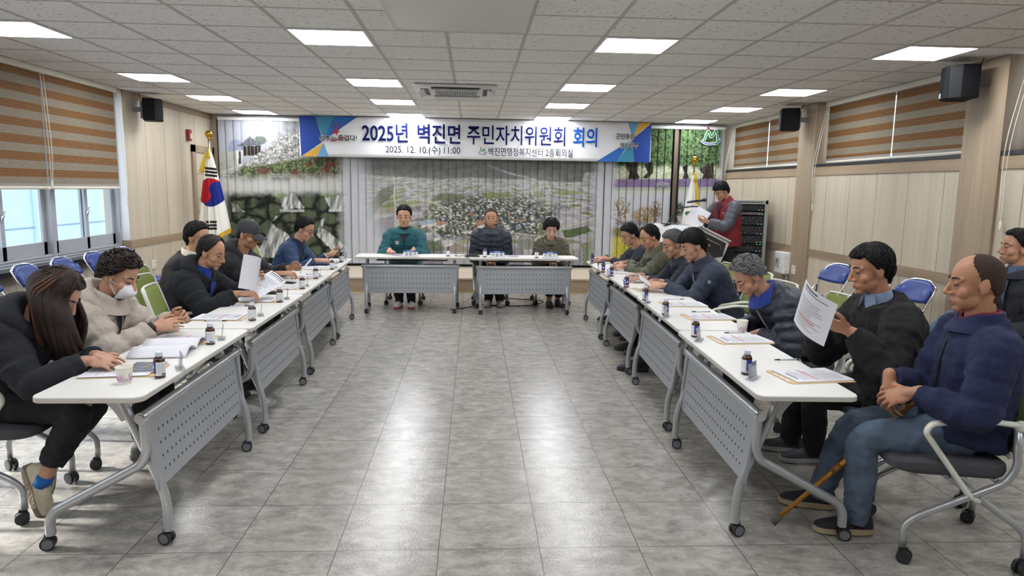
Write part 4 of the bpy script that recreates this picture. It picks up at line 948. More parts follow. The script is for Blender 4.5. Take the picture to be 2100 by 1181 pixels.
# acrylic name stands
M_ACR = glass_mat('clear_acrylic', (.86, .88, .90), 1.6); M_CARD = mat('name_card', 'e6e8ee', .6); M_CARDB = mat('name_card_blue', '2f4f8f', .6)
def make_stand(label, loc, rz):
    t = thing('name_stand', label, 'name stand', loc, rz, 'clear name stands on the side tables')
    q = MB(); q.box((0, 0, .005), (.10, .040, .010)); q.build('foot', M_ACR, t, bev=.002)
    R = rot('X', -.12); q = MB(); q.box((0, .004, .045), (.105, .003, .075), R); q.build('plate', M_ACR, t)
    q = MB(); q.box((0, .0065, .045), (.098, .0008, .066), R); q.box(np.array((0, .0065, .045))+R @ np.array((0, .0006, .024)), (.098, .0006, .018), R, 1)
    for k in range(3): q.box(np.array((0, .0065, .045))+R @ np.array((-.03+.03*k, .0006, -.006)), (.016, .0004, .002), R, 2); q.box(np.array((0, .0065, .045))+R @ np.array((-.03+.03*k, .0006, -.014)), (.003, .0004, .016), R, 2); q.box(np.array((0, .0065, .045))+R @ np.array((-.036+.03*k, .0006, .002)), (.003, .0004, .012), R, 2)
    q.build('name_card', [mat('name_card_side', 'd4dae4', .6, alpha=.55), mat('name_card_header', '6f87b4', .6, alpha=.75), mat('name_ink', '55596a', .6)], t); return t
NS = [((-1.394, 3.29), -PI/2+.5, 'behind the nearest left bottle'), ((-1.432, 3.95), -PI/2+.3, 'beside the bottle of the woman in beige'), ((-1.435, 4.69), -PI/2+.3, 'beside the bottle before the empty green chair'), ((-1.448, 5.40), -PI/2+.3, 'beside the black fleece man\'s bottle'), ((-1.46, 6.10), -PI/2+.25, 'beside the fifth bottle of the left row'), ((-1.493, 6.77), -PI/2+.2, 'beside the black cap man\'s bottle'), ((-1.485, 7.52), -PI/2+.2, 'second from the far end of the left row'), ((-1.52, 8.28), -PI/2+.2, 'at the far end of the left row'),
      ((1.325, 3.115), PI/2-.75, 'slanted, nearest on the right row'), ((1.335, 3.94), PI/2-.5, 'second from the front on the right row'), ((1.345, 4.69), PI/2-.45, 'third from the front on the right row'), ((1.366, 5.30), PI/2-.4, 'before the hands of the navy man on the right'), ((1.356, 6.086), PI/2-.3, 'before the gray-haired man on the right row'), ((1.366, 6.90), PI/2-.3, 'beside the olive puffer man\'s bottle'), ((1.375, 7.50), PI/2-.3, 'second from the far end of the right row'), ((1.402, 8.12), PI/2-.3, 'at the far end of the right row')]
s0 = None
for (x, y), a, l in NS:
    lab = 'clear acrylic name stand '+l
    if s0 is None: s0 = make_stand(lab, (x, y, TZ), a)
    else: dup(s0, (x, y, TZ), a, lab)
def nameplate(label, nm, ttl, x, y, w=.19):
    t = thing('name_plate', label, 'name plate', (x, y, TZ), PI, 'name plates on the head tables')
    R = rot('X', .25); q = MB(); q.box((0, .012, .042), (w, .003, .085), R); q.box((0, -.0, .002), (w, .06, .004)); q.build('holder', M_ACR, t)
    q = MB(); q.box((0, .0145, .042), (w-.006, .001, .08), R); q.build('name_card', M_CARD, t)
    q = MB(); q.box(np.array((0, .0155, .042))+R @ np.array((0, .0003, .028)), (w-.006, .001, .024), R); q.build('header_strip', M_CARDB, t)
    n = R @ np.array((0, 1, 0)); up = R @ np.array((0, 0, 1.)); c = np.array((0, .0155, .042))+n*.0012
    text('name_lettering', nm, .044, mat('name_black', '23252b', .6), t, frame(c-up*.013, (-1, 0, 0), up, n), .012)
    text('title_lettering', ttl, .02, M_CAPW, t, frame(c+up*.027+n*.0008, (-1, 0, 0), up, n), .005); return t
nameplate('white name plate before the man in teal', '김 광 구', '벽 진 면 장', -.80, 8.84); nameplate('white name plate before the man in the navy puffer', '이 승 학', '위 원 장', .30, 8.83); nameplate('white name plate before the woman in checked tweed', '이 현 기', '부위원장', .975, 8.80)

# papers, envelopes, pens
M_PAPER = mat('white_paper', 'd9d9e0', .7); M_KRAFT = mat('kraft_envelope', 'c9ad7c', .7); M_PINK = mat('print_red', 'c4715f', .7); M_PRN = mat('print_grey', '9a9aa3', .7); M_PRD = mat('print_dark', '4b4b52', .7)
def prints(q, w, h, z, seed, ox=0, oy=0, box=True):
    """lines of type on one page, top of the page at +y"""
    r = random.Random(seed); y = h/2-.025
    for k in range(2): q.box((ox-w*.12+.02*k, oy+y, z), (w*.5, .005, .0003), mi=2); y -= .011
    while y > -h/2+.03:
        if box and abs(y-.02) < .006: q.box((ox, oy+y, z), (w*.84, .009, .0003), mi=3); y -= .014; continue
        L = w*r.uniform(.45, .84); q.box((ox-w*.42+L/2, oy+y, z), (L, .0022, .0003), mi=1); y -= .0095
def paperset(label, loc, rz, seed, env=True, two=False, turn=0.0):
    """kraft envelope (thing) and the printed sheets on it (another thing)"""
    x, y = loc
    if env:
        q = MB(); P = [(-.12, -.165), (.12, -.165), (.12, .15), (.105, .165), (-.105, .165), (-.12, .15)]; q.prism(P, 0, .0022)
        for k in range(3): q.prism([(-.075+.05*k, .140), (-.04+.05*k, .140), (-.04+.05*k, .155), (-.075+.05*k, .155)], .0022, .0026, mi=1)
        o = q.build('kraft_envelope', [M_KRAFT, M_PAPER]); o.location = (x, y, TZ+.0005); o.rotation_euler = (0, 0, rz); tag(o, 'brown kraft envelope '+label, 'envelope', 'kraft envelopes on the tables')
    q = MB(); z0 = .0045 if env else .001
    for k in range(3):
        a = .02*k-.02; R = rot('Z', a); q.box((.004*k, -.02, z0+.0011*k), (.21, .297, .0009), R)
    prints(q, .21, .297, z0+.0031, seed, .008, -.02)
    o = q.build('document', [M_PAPER, M_PRN, M_PRD, M_PINK]); o.location = (x, y, TZ); o.rotation_euler = (0, 0, rz+turn); tag(o, 'printed white papers '+label, 'papers', 'printed papers on the tables')
LP = -PI/2; RP = PI/2     # top of the page towards the aisle
paperset('under the clasped hands of the woman in black', (-1.625, 3.25), LP+.12, 1); paperset('before the woman in the beige coat', (-1.64, 3.93), LP-.06, 2); paperset('lying before the empty green chair on the left', (-1.66, 4.61), LP-.03, 3); paperset('before the man in the black fleece', (-1.645, 5.33), LP-.05, 4)
paperset('on the left row past the black fleece man', (-1.65, 6.0), LP-.02, 5); paperset('before the man in the black cap', (-1.68, 6.70), LP-.04, 6); paperset('before the grey jacket on the left row', (-1.68, 7.42), LP, 7)
paperset('nearest on the right row before the balding man', (1.62, 3.16), RP+.10, 11, turn=.05); paperset('second from the front on the right row', (1.59, 3.97), RP+.06, 12, turn=.04); paperset('before the gray curly-haired man', (1.645, 4.70), RP+.04, 13, turn=.04); paperset('before the empty chair on the right row', (1.63, 5.24), RP, 14)
paperset('by the hands of the navy man on the right', (1.60, 6.02), RP+.05, 15); paperset('before the gray-haired man on the right row', (1.63, 6.60), RP, 16); paperset('under the pen of the man in olive', (1.63, 7.30), RP, 17)
paperset('before the man in teal on the head table', (-1.0, 8.98), PI, 21, False); paperset('before the man in the navy puffer', (.50, 8.93), PI, 22, False); paperset('before the woman in tweed', (1.02, 8.93), PI, 23, False)
# open booklet standing in two arches
G = []
for v in np.linspace(-.14, .14, 6): G.append([(u, v, .004+.034*math.sin(PI*min(1, abs(u)/.21))**1.0*(1 if abs(u) < .21 else 0)*(.9 if u < 0 else 1)) for u in np.linspace(-.21, .21, 31)])
o = MB().grid(G).build('open_booklet', M_PAPER, None, True, solid=.0012); o.location = (-1.62, 3.70, TZ+.001); o.rotation_euler = (0, 0, LP+.12); tag(o, 'open white booklet lying face down with arched pages', 'booklet')
q = MB(); q.box((0, 0, 0), (.20, .15, .001)); q.box((0, .0, .0008), (.19, .14, .0006), mi=1)
for k in range(9): q.box((-.08+.02*k, random.uniform(-.04, .04), .0013), (.014, .03, .0003), mi=2+k % 2)
o = q.build('photo_sheet', [M_PAPER, mat('photo_dark', '4a4a58', .4), mat('photo_tan', '9a8576', .4), mat('photo_blue', '6a7a9a', .4)]); o.location = (-1.56, 3.30, TZ+.0085); o.rotation_euler = (0, 0, LP+.1); tag(o, 'printed photo sheet lying under the clasped hands', 'photo')
def pen(label, x, y, a, m=M_CAPW2, z=TZ):
    t = thing('pen', label, 'pen', (x, y, z+.0045), a, 'pens on the tables'); q = MB(); q.tube([(-.055, 0, 0), (.05, 0, 0)], .0042, 8); q.build('barrel', m, t, True)
    q = MB(); q.tube([(.045, 0, 0), (.075, 0, 0)], [.0045, .0025], 8); q.build('cap', M_BLACK, t, True); q = MB(); q.tube([(-.062, 0, 0), (-.055, 0, 0)], .0042, 8); q.build('end_plug', M_BLACK, t, True)
pen('pen beside the papers of the nearest right table', 1.66, 3.48, 3.25); pen('pen on the second table of the right row', 1.64, 4.17, 3.3); pen('pen before the gray curly-haired man', 1.67, 4.91, 3.2); pen('pen before the empty chair on the right row', 1.64, 5.48, .05)
pen('pen before the empty green chair on the left', -1.70, 5.045, .1); pen('pen under the papers of the empty left chair', -1.66, 4.475, .05); pen('pen before the man in the black cap', -1.60, 6.93, .2)
def cup(label, x, y):
    t = thing('paper_cup', label, 'cup', (x, y, TZ), 0, 'paper cups on the tables'); q = MB()
    q.lathe([(.001, .004), (.0255, .004), (.0345, .073)], n=28, caps=False); q.lathe([(.0265, 0), (.0355, .073)], n=28, caps=False); q.build('cup_wall', mat('cup_paper', 'e9e6dc', .6), t, True)
    q = MB(); q.tube([(.0352*math.cos(a), .0352*math.sin(a), .0735) for a in np.linspace(0, 2*PI, 28, False)], .0016, 6, close=True); q.build('rim', mat('cup_rim', 'f0ede2', .5), t, True)
    q = MB(); r_ = random.Random(3)
    def rr(z): return .0265+.009*z/.073+.0004
    for k in range(11):
        a = -2.6+.30*k; h = r_.uniform(.012, .036); z0 = .014
        for da, zz in ((0, h), (.06, h*.8), (.12, h*.9)): q.tube([(rr(z)*math.cos(a+da), rr(z)*math.sin(a+da), z) for z in (z0, z0+zz)], .0006, 4)
        q.tube([(rr(z0+h)*math.cos(a+d), rr(z0+h)*math.sin(a+d), z0+h) for d in (0, .06, .12)], .0006, 4)
    q.tube([(rr(.010)*math.cos(a), rr(.010)*math.sin(a), .010) for a in np.linspace(0, 2*PI, 28, False)], .0008, 4, close=True)
    q.build('pink_print', mat('cup_pink', 'c687b5', .6), t)
cup('white paper cup with pink drawing at the near end of the left row', -1.535, 3.055); cup('white paper cup with pink drawing on the right row by the curly-haired man', 1.70, 4.215)
def phone(label, x, y, a, nm='phone', sz=(.075, .155, .009)):
    t = thing(nm, label, nm.replace('_', ' '), (x, y, TZ+sz[2]/2+.0005), a); q = MB(); q.prism(rrect(sz[0], sz[1], .01), -sz[2]/2, sz[2]/2); q.build('case', mat('phone_case', '25262c', .4), t, bev=.002)
    q = MB(); q.prism(rrect(sz[0]-.006, sz[1]-.006, .008), sz[2]/2, sz[2]/2+.0006); q.build('screen', mat('dark_screen', '15171c', .08), t)
phone('dark phone lying beyond the black fleece man\'s papers', -1.68, 6.28, 1.3); phone('black wallet case lying under the raised papers', -1.665, 5.66, 1.5, 'phone_case', (.09, .16, .018)); phone('dark phone under the hand of the man at the far right end', 1.49, 8.30, 1.4)
q = MB(); q.prism(rrect(.15, .21, .006), 0, .016); q.prism(rrect(.142, .202, .003), .016, .0175, mi=1)
o = q.build('notebook', [mat('notebook_navy', '23305c', .5), mat('notebook_cover', '2b3a6e', .5)]); o.location = (-1.70, 7.80, TZ+.001); o.rotation_euler = (0, 0, 1.4); tag(o, 'navy notebook before the man in blue uniform', 'notebook')

# gooseneck microphone and its cable
t = thing('gooseneck_microphone', 'black gooseneck microphone where the two head tables meet', 'microphone', (-.02, 8.90, TZ)); q = MB(); q.prism(rrect(.20, .12, .04), 0, .012); q.rings([[(x, y, z) for x, y in rrect(.18*k, .10*k, .03*k)] for z, k in ((.012, 1), (.03, .8), (.036, .4))]); q.build('base', M_BLACK, t, True, auto=40)
q = MB(); q.tube(smooth_path([(-.06, 0, .03), (-.06, .0, .16), (-.03, .03, .25), (.12, .06, .34), (.30, .10, .41)]), .0045, 8); q.build('gooseneck', M_BLACK, t, True); q = MB(); q.cap((.29, .10, .405), (.33, .11, .42), .008); q.ell((.338, .112, .424), .009, mi=1); q.build('mic_head', [M_BLACK, mat('mic_red', 'b33a34', .4)], t, True)
q = MB(); q.tube(smooth_path([(-.09, .02, .012), (-.16, -.0, .005), (-.22, .05, .004), (-.20, .13, .01)]), .004, 6); q.build('cable', M_BLACK, t, True)
q = MB(); q.tube(smooth_path([(-.30, 9.02, .006), (-.1, 9.15, .006), (.1, 9.4, .006), (.55, 9.32, .006), (.85, 9.45, .006), (1.0, 9.75, .006), (.75, 9.9, .006), (.4, 10.0, .006)]), .006, 6)
tag(q.build('floor_cable', M_BLACK, None, True), 'thin black cable looping on the floor under the right head table', 'cable')

# ---------------------------------------------------------------- lectern and equipment rack
t = thing('lectern', 'silver and white electronic lectern at the right, with dark side panel', 'lectern', (3.03, 9.70, 0), 0); LR = rot('Z', -PI/2+.35)   # local +y = speaker's side
def LB(): return MB()
def lput(q): q.v = [tuple(np.array(p) @ LR.T) for p in q.v]; return q
# local frame: x across, y towards the speaker, z up ; front (audience) = -y
w = .40
prof = [(-.36, .0), (.20, .0), (.26, .40), (.30, .62), (.42, .86), (.42, .905), (-.06, 1.10), (-.28, 1.13), (-.36, 1.10), (-.385, 1.02), (-.385, .75)]
q = LB(); n = len(prof)
q.add([(s*w, y, z) for s in (-1, 1) for y, z in prof], [tuple(range(n)), tuple(range(n, 2*n))[::-1]]+[(i, n+i, n+(i+1) % n, (i+1) % n) for i in range(n)]); lput(q).build('body', mat('lectern_white', 'd0d2d4', .35, .1), t, bev=.02)
q = LB(); q.rings([[(x, -.06-.32*math.sin(a)*1.0, .80+.335*math.cos(a)) for a in np.linspace(-.05, 1.75, 14)]+[(x, -.06-.30*math.sin(a), .80+.315*math.cos(a)) for a in np.linspace(1.75, -.05, 14)] for x in (-w-.02, w+.02)]); lput(q).build('curved_front', mat('lectern_silver', 'c3c6cb', .25, .5), t, True, auto=40)
for s in (-1, 1):
    q = LB(); P = [(-.04, 1.05), (.36, .885), (.31, .70), (.0, .665), (-.06, .80)]
    q.add([(s*(w+d), y, z) for d in (.0, .006) for y, z in P], [tuple(range(5)), tuple(range(5, 10))[::-1]]+[(i, (i+1) % 5, 5+(i+1) % 5, 5+i) for i in range(5)]); lput(q).build('side_panel', mat('lectern_dark', '2a2c30', .4), t)
    q = LB(); q.tube(fillet([(s*(w+.008), .02, .95), (s*(w+.03), .02, .95), (s*(w+.03), .24, .86), (s*(w+.03), .25, .80)], .01), .005, 6); q.ell((s*(w+.01), .07, .86), (.006, .012, .012)); lput(q).build('handle', M_CHROME, t, True)
q = LB(); q.box((0, .18, 1.012), (2*w+.05, .54, .022), rot('X', -.385)); lput(q).build('top_board', mat('lectern_white', 'd0d2d4', .35), t, bev=.006)
q = LB(); q.box((0, -.385, .9), (.40, .006, .26)); lput(q).build('sign_plate', M_WHITEP, t, bev=.002)
t2 = thing('lectern_microphone', 'black microphones on bent stands on top of the lectern', 'microphone', (2.98, 9.70, 1.13))
q = MB()
for P, r in (([(-.22, -.06, .0), (-.20, -.06, .10), (-.12, -.05, .21), (.05, -.05, .25), (.17, -.05, .255)], .011), ([(-.26, -.02, .0), (-.22, -.02, .07), (-.15, -.03, .13), (-.1, -.04, .03)], .006), ([(-.18, -.02, .10), (-.12, 0, .06), (-.06, .02, .01)], .006)): q.tube(smooth_path(P), r, 8)
q.box((-.22, -.05, .006), (.22, .12, .012)); q.build('stand', M_BLACK, t2, True, auto=40)
q = MB(); q.tube([(.02, -.06, .312), (.20, -.06, .338), (.23, -.06, .343)], [.014, .018, .02], 12); q.ell((.255, -.06, .346), (.032, .027, .027)); q.ell((.02, -.06, .312), (.018, .014, .014), mi=1); q.build('handheld_mic', [mat('mic_body', '22242c', .35), mat('mic_tail', '2c4a86', .4)], t2, True)
t = thing('equipment_rack', 'grey audio rack with dark amplifiers behind the standing man', 'equipment rack', (4.02, 10.25, 0))
q = MB(); q.bx(-.28, .28, .0, .30, 0, 1.48); q.bx(-.28, -.235, -.28, 0, 0, 1.48); q.bx(.235, .28, -.28, 0, 0, 1.48); q.bx(-.28, .28, -.28, 0, 1.42, 1.48); q.bx(-.28, .28, -.28, 0, 0, .06); q.build('cabinet', mat('rack_grey', 'a6a8a8', .45, .2), t, bev=.005)
q = MB()
for k in range(9): q.bx(-.2+.045*k, -.165+.045*k, -.282, -.279, 1.445, 1.458)
q.build('vent', M_BLACK, t); zz = 1.41; M_RK = mat('rack_unit', '23262b', .45)
for k, h in enumerate((.09, .05, .13, .13, .11, .02, .09, .17, .09, .13, .13)):
    q = MB(); q.bx(-.233, .233, -.262, -.1, zz-h+.004, zz); r_ = random.Random(k)
    if k in (1, 5): q.bx(-.2, .2, -.264, -.262, zz-h+.012, zz-.008, 1)
    for j in range(8):
        for i in range(3 if h > .1 else 1): q.ell((-.19+.052*j, -.264, zz-.03-.035*i), (.008, .006, .008), n=8, k=5, mi=1 if (i+j) % 3 else 2)
    for j in range(2): q.bx(.14+.05*j, .16+.05*j, -.2645, -.262, zz-h+.012, zz-h+.02, 3+(k+j) % 3)
    q.build('rack_unit', [M_RK, mat('knob_grey', '6c7076', .4), mat('knob_dark', '15161a', .4), mat('led_blue', '3d8fd0', .4, emit=.8), mat('led_orange', 'd0762f', .4, emit=.8), mat('led_green', '3fae5e', .4, emit=.8)], t, bev=.002); zz -= h+.012
o = MB(); o.box((0, 0, 0), (.20, .30, .03), rot('Y', -.3)); o.box((-.02, .0, .03), (.12, .26, .02), rot('Y', -.2)); o.bx(-.1, .1, -.15, .15, -.16, -.02, 1)
oo = o.build('paper_stack', [M_PAPER, mat('rack_grey', 'a6a8a8', .45)]); oo.location = (3.60, 10.33, 1.22)
tag(oo, 'white papers lying on a small grey cabinet left of the rack', 'papers')
q = MB(); q.bx(3.42, 3.72, 10.17, 10.5, 0, 1.06); tag(q.build('side_cabinet', mat('cab_grey', 'b9bab8', .45), bev=.01), 'low pale cabinet between the flag and the rack', 'cabinet')
# ---------------------------------------------------------------- people
def skin(name, h):
    c = [int(h[i:i+2], 16) for i in (0, 2, 4)]; h2 = '%02x%02x%02x' % tuple(int(a*.72+b*.28) for a, b in zip(c, (206, 168, 148))); return mat('skin_'+name, h2, .52, noise=(22, .06))
M_HAIRB = mat('black_hair', '121114', .55, noise=(60, .4), bump=(240, .5), stretch=(1, 1, .3), spec=.3); M_HAIRD = mat('dark_brown_hair', '271913', .5, spec=.35, noise=(60, .4), bump=(240, .6), stretch=(1, 1, .3))
M_HAIRG = mat('gray_hair', '6f6e6e', .55, noise=(70, .45), bump=(200, .8)); M_HAIRS = mat('gray_black_hair', '55565a', .5, noise=(80, .5), bump=(220, .8))
M_EYEW = mat('eye_white', '756b64', .6); M_IRIS = mat('iris', '1c1411', .2); M_BROW = mat('brow_hair', '201a18', .7)
def cloth(name, h, rough=.85, bump=(55, .5), noise=(9, .08), sheen=.0):
    h = '%02x%02x%02x' % tuple(int(int(h[i:i+2], 16)*.9) for i in (0, 2, 4)); return mat(name, h, rough, bump=bump, noise=noise, sheen=sheen)
def perp(a, b): a = unit(a); return unit(np.asarray(b, float)-np.dot(a, b)*a)
def ik(S, T, a, b, hint):
    S, T = np.array(S, float), np.array(T, float); d = np.linalg.norm(T-S); k = 1
    if d > (a+b)*.985: k = d/((a+b)*.985)
    a, b = a*k, b*k; x = (a*a-b*b+d*d)/(2*d); h = math.sqrt(max(a*a-x*x, 1e-6)); u = unit(T-S); return S+u*x+perp(u, hint)*h
def hand_mb(q, Wp, d, n, side, s=1.0, curl=.35, spread=1.0, thumb=.5):
    d = unit(d); n = perp(d, n); t = np.cross(d, n)*(1 if side == 'R' else -1)
    W_ = np.array(Wp, float); R = np.stack([d, t, n], 1)
    q.ell(W_+d*.050*s, np.array((.054, .040, .0165))*s, R, 14, 10); q.ell(W_+d*.078*s, np.array((.022, .041, .0125))*s, R, 12, 8); q.cap(W_-d*.03*s, W_+d*.03*s, .026*s, .024*s)
    q.ell(W_+d*.03*s+t*.022*s+n*.006*s, np.array((.034, .019, .016))*s, R, 12, 8)
    for k in range(4):
        c = curl*(1+.10*k); p = W_+s*(d*(.088, .093, .089, .080)[k]+t*(.0315, .0105, -.0115, -.0315)[k]); f = unit(d+t*(.13, .035, -.06, -.16)[k]*spread); L = (.072, .080, .074, .058)[k]*s; r = (.0082, .0084, .008, .0071)[k]*s
        a = 0
        for j, (lf, rr) in enumerate(((.46, .95), (.30, .88), (.24, .8))):
            a += c*(.9, 1.15, .8)[j]; dr = f*math.cos(a)+n*math.sin(a); e = p+dr*L*lf; q.cap(p, e, r*(1.04-.06*j), r*rr, 10); p = e
    p = W_+d*.026*s+t*.030*s+n*.006*s; dirs = [unit(d*.75+t*.75+n*.25*thumb), unit(d*.95+t*(.45-.4*thumb)+n*.35*thumb), unit(d*1.0+t*(.15-.5*thumb)+n*.3*thumb)]
    for dr, L, r0, r1 in zip(dirs, (.036, .032, .026), (.0125, .0105, .0095), (.0105, .0092, .008)): e = p+dr*L*s; q.cap(p, e, r0*s, r1*s, 10); p = e
def shoe(root, base, A, df, up, m, msole, s=1.0, name='shoe'):
    """A = ankle point, df = toe direction, up = away from the sole"""
    df = unit(df); up = perp(df, up); rt = np.cross(df, up); O = np.array(A)-up*.085*s-df*.055*s
    def X(x, y, z): return O+s*(rt*x+df*y+up*z)-np.array(base)
    Y = [-.025, -.015, .0, .04, .09, .14, .18, .215, .238, .248]; Wd_ = [.012, .026, .034, .036, .036, .043, .046, .042, .028, .010]; Ht = [.045, .082, .098, .104, .092, .070, .058, .050, .040, .030]
    q = MB(); q.rings([[X(w*math.cos(a), y, .018+max(0, (h-.018))*max(0., math.sin(a))**.7 if math.sin(a) > 0 else .018) for a in np.linspace(0, 2*PI, 20, False)] for y, w, h in zip(Y, Wd_, Ht)])
    o = q.build(name, m, root, True, auto=70); q = MB(); P = []
    N = len(Y)
    out = [(w+.004, y-(.004 if i == 0 else 0)+(.004 if i == N-1 else 0)) for i, (w, y) in enumerate(zip(Wd_, Y))]; poly = out+[(-w, y) for w, y in out[::-1]]
    q.rings([[X(x, y, 0 if .0 < y < .17 else .004) for x, y in poly], [X(x, y, .028) for x, y in poly]]); q.build('sole', msole, o)
    q = MB()
    for k in range(4): q.tube([X(-.02, .075+.018*k, Ht[4]-.004-.012*k), X(0, .078+.018*k, Ht[4]+.006-.012*k), X(.02, .075+.018*k, Ht[4]-.004-.012*k)], .0028*s, 5)
    q.build('laces', mat('shoe_laces', '8d8d8a', .8), o); return o

def person(label, head, hip, az, pitch=10, hyaw=0, roll=0, hands=None, feet=None, hs=1.0, vox=.006, sk='a97a5c', hair='short', hairm=None, jacket=None, jm=None, sleevem=None, trm=None, shm=None, bulk=.018, quilt=0, qp=.06, collar=None, inner=None, hood=False, glasses=False, sw=.178, bow=.05, stand=False, group=None, knees=None, zipm=None, thr=None, thick=.15, female=False, hem=.10, legs=True, browm=None):
    head = np.array(head, float); hip = np.array(hip, float); F = np.array((math.cos(az), math.sin(az), 0)); RT = np.array((math.sin(az), -math.cos(az), 0)); Z = np.array((0, 0, 1.))
    Rh = rot('Z', az-PI/2+math.radians(hyaw)) @ rot('X', -math.radians(pitch)) @ rot('Y', math.radians(roll))   # local x right, y forward, z up
    def hp(x, y, z): return head+hs*(Rh @ np.array((x, y, z)))
    root = thing('person', label, 'person', (hip[0], hip[1], 0), 0, group); off = np.array((hip[0], hip[1], 0))
    ntop = hp(0, -.022, -.07); nb = ntop+.085*hs*unit(unit(hip-ntop)*.9-Rh[:, 2]*.6)
    mid = (nb+hip)/2-F*bow
    def sp(t):   # 0 hip .. 1 neck base
        return (1-t)**2*hip+2*t*(1-t)*mid+t*t*nb
    def fr(t):
        T = unit(sp(t+.01)-sp(t-.01)); return T, unit(np.cross(T, RT))
    def ring(t, hw, hd, n=24, pw=.8, fo=0.0):
        T, f = fr(t); c = sp(t)+f*fo; out = []
        for j in range(n):
            a = 2*PI*j/n; ca, sa = math.cos(a), math.sin(a); out.append(c+RT*hw*math.copysign(abs(ca)**pw, ca)+f*hd*math.copysign(abs(sa)**pw, sa))
        return out
    Tl = np.linalg.norm(nb-hip); k = sw/.178
    SEC = [(-.10, .165, .12), (0, .172, .13), (.15, .165, .122), (.30, .155, .112), (.5, .163, .112), (.68, .172, .112), (.80, .170, .10), (.90, .135, .082), (.97, .085, .065), (1.0, .062, .058)]
    SH = {}; 
    for sd, s in (('R', 1), ('L', -1)):
        T, f = fr(.84); SH[sd] = sp(.84)+RT*s*(sw-.018)+f*.012-T*.01
    HN = {}
    for sd, s in (('R', 1), ('L', -1)):
        h = (hands or {}).get(sd)
        if h is None: h = dict(p=hip+F*.30+RT*s*.10+Z*.16)
        p = np.array(h['p'], float); d = unit(h.get('d', F*.8-RT*s*.45-Z*.1)); n = np.array(h.get('n', (0, 0, -1.)), float)
        HN[sd] = dict(p=p, d=d, n=n, curl=h.get('curl', .35), th=h.get('th', .5), spread=h.get('spread', 1.0), hint=np.array(h.get('hint', -Z*1.0+RT*s*.75-F*.35)))
    EL = {sd: ik(SH[sd], HN[sd]['p'], .285*k, .245*k, HN[sd]['hint']) for sd in 'RL'}
    HJ = {sd: hip+RT*s*.088+F*.0-Z*.01 for sd, s in (('R', 1), ('L', -1))}
    FT = {}
    for sd, s in (('R', 1), ('L', -1)):
        f = (feet or {}).get(sd)
        if f is None: f = dict(p=(hip+RT*s*.10+F*(.0 if stand else .40))*np.array((1, 1, 0))+Z*(.09+.0))
        FT[sd] = dict(p=np.array(f['p'], float), d=unit(f.get('d', F+RT*s*.12)), up=np.array(f.get('up', (0, 0, 1.)), float))
    KN = {sd: ik(HJ[sd], FT[sd]['p'], .425, .40, np.array((knees or {}).get(sd, F*.6+Z*.8 if not stand else F))) for sd in 'RL'}
    # --- body: one surface
    q = MB(); E = lambda c, r, n=18, kk=12, R=None: q.ell(hp(*c), np.array(r)*hs, Rh if R is None else Rh @ R, n, kk)
    E((0, -.010, .035), (.075, .093, .083), 24, 16); E((0, .028, -.015), (.0605, .058, .074)); E((0, .024, -.060), (.057, .057, .049)); E((0, .064, -.098), (.024, .018, .017)); E((0, -.05, .0), (.062, .05, .06))
    for s in (-1, 1):
        E((s*.037, .052, -.030), (.028, .022, .028)); E((s*.077, -.010, -.006), (.008, .019, .031), 14, 10, rot('X', .2) @ rot('Z', s*.35)); E((s*.072, -.006, -.03), (.008, .010, .012))
        E((s*.031, .070, .0085), (.0165, .0135, .008)); E((s*.031, .069, -.010), (.016, .0125, .006)); E((s*.0115, .092, -.037), (.0085, .010, .0075))
        q.cap(hp(s*.012, .079, .021), hp(s*.050, .062, .022), .010*hs, .008*hs)
    q.cap(hp(0, .083, .014), hp(0, .106, -.031), .0075*hs, .0115*hs); E((0, .074, -.066), (.025, .015, .021)); q.cap(hp(-.014, .085, -.0625), hp(.014, .085, -.0625), .0058*hs); q.cap(hp(-.012, .0835, -.0745), hp(.012, .0835, -.0745), .0062*hs)
    q.tube([ntop+Z*.03*hs, ntop, nb, sp(.93)], [.05*hs, .050*hs, .056*hs, .06*hs], 18); q.rings([ring(t, w*.86*k, d*.82) for t, w, d in SEC])
    for sd in 'RL':
        h = HN[sd]; fore = unit(h['p']-EL[sd]); q.tube([sp(.86), SH[sd], (SH[sd]+EL[sd])/2, EL[sd]], [.05, .055, .046, .038], 14); q.cap(EL[sd], h['p'], .040, .027); hand_mb(q, h['p']+h['d']*.012, h['d'], h['n'], sd, (.94 if female else 1.0)*min(1.08, hs), h['curl'], h['spread'], h['th'])
        if legs:
            q.cap(HJ[sd], KN[sd], .072, .05); q.cap(KN[sd], FT[sd]['p'], .050, .034); q.ell(KN[sd]*.6+FT[sd]['p']*.4-F*.012, (.048, .048, .07)); q.cap(FT[sd]['p'], FT[sd]['p']+FT[sd]['d']*.09-FT[sd]['up']*.055, .033, .022)
    link('body', remesh(q, vox, 5 if vox < .005 else 3, off), skin(sk, sk), root, True)
    # --- face details
    for s in (-1, 1):
        q = MB(); q.ell(hp(s*.031, .0722, -.001), np.array((.0135, .0115, .0052))*hs, Rh, 14, 8); q.ell(hp(s*.031, .0770, -.0014), np.array((.0082, .0080, .0052))*hs, Rh, 12, 8, 1); q.tube([hp(s*.0185, .0775, .0015), hp(s*.031, .0842, .0032), hp(s*.045, .0735, .0015)], .0016*hs, 6, 1); q.build('eye', [M_EYEW, M_IRIS], root, True, off=off)
        q = MB(); q.tube([hp(s*.012, .0875, .0235), hp(s*.022, .0865, .0275), hp(s*.034, .0800, .0300), hp(s*.051, .0660, .0250)], [.0030*hs, .0050*hs, .0050*hs, .0022*hs], 7, flat=(.75, 1.15)); q.build('eyebrow', browm or M_BROW, root, True, off=off)
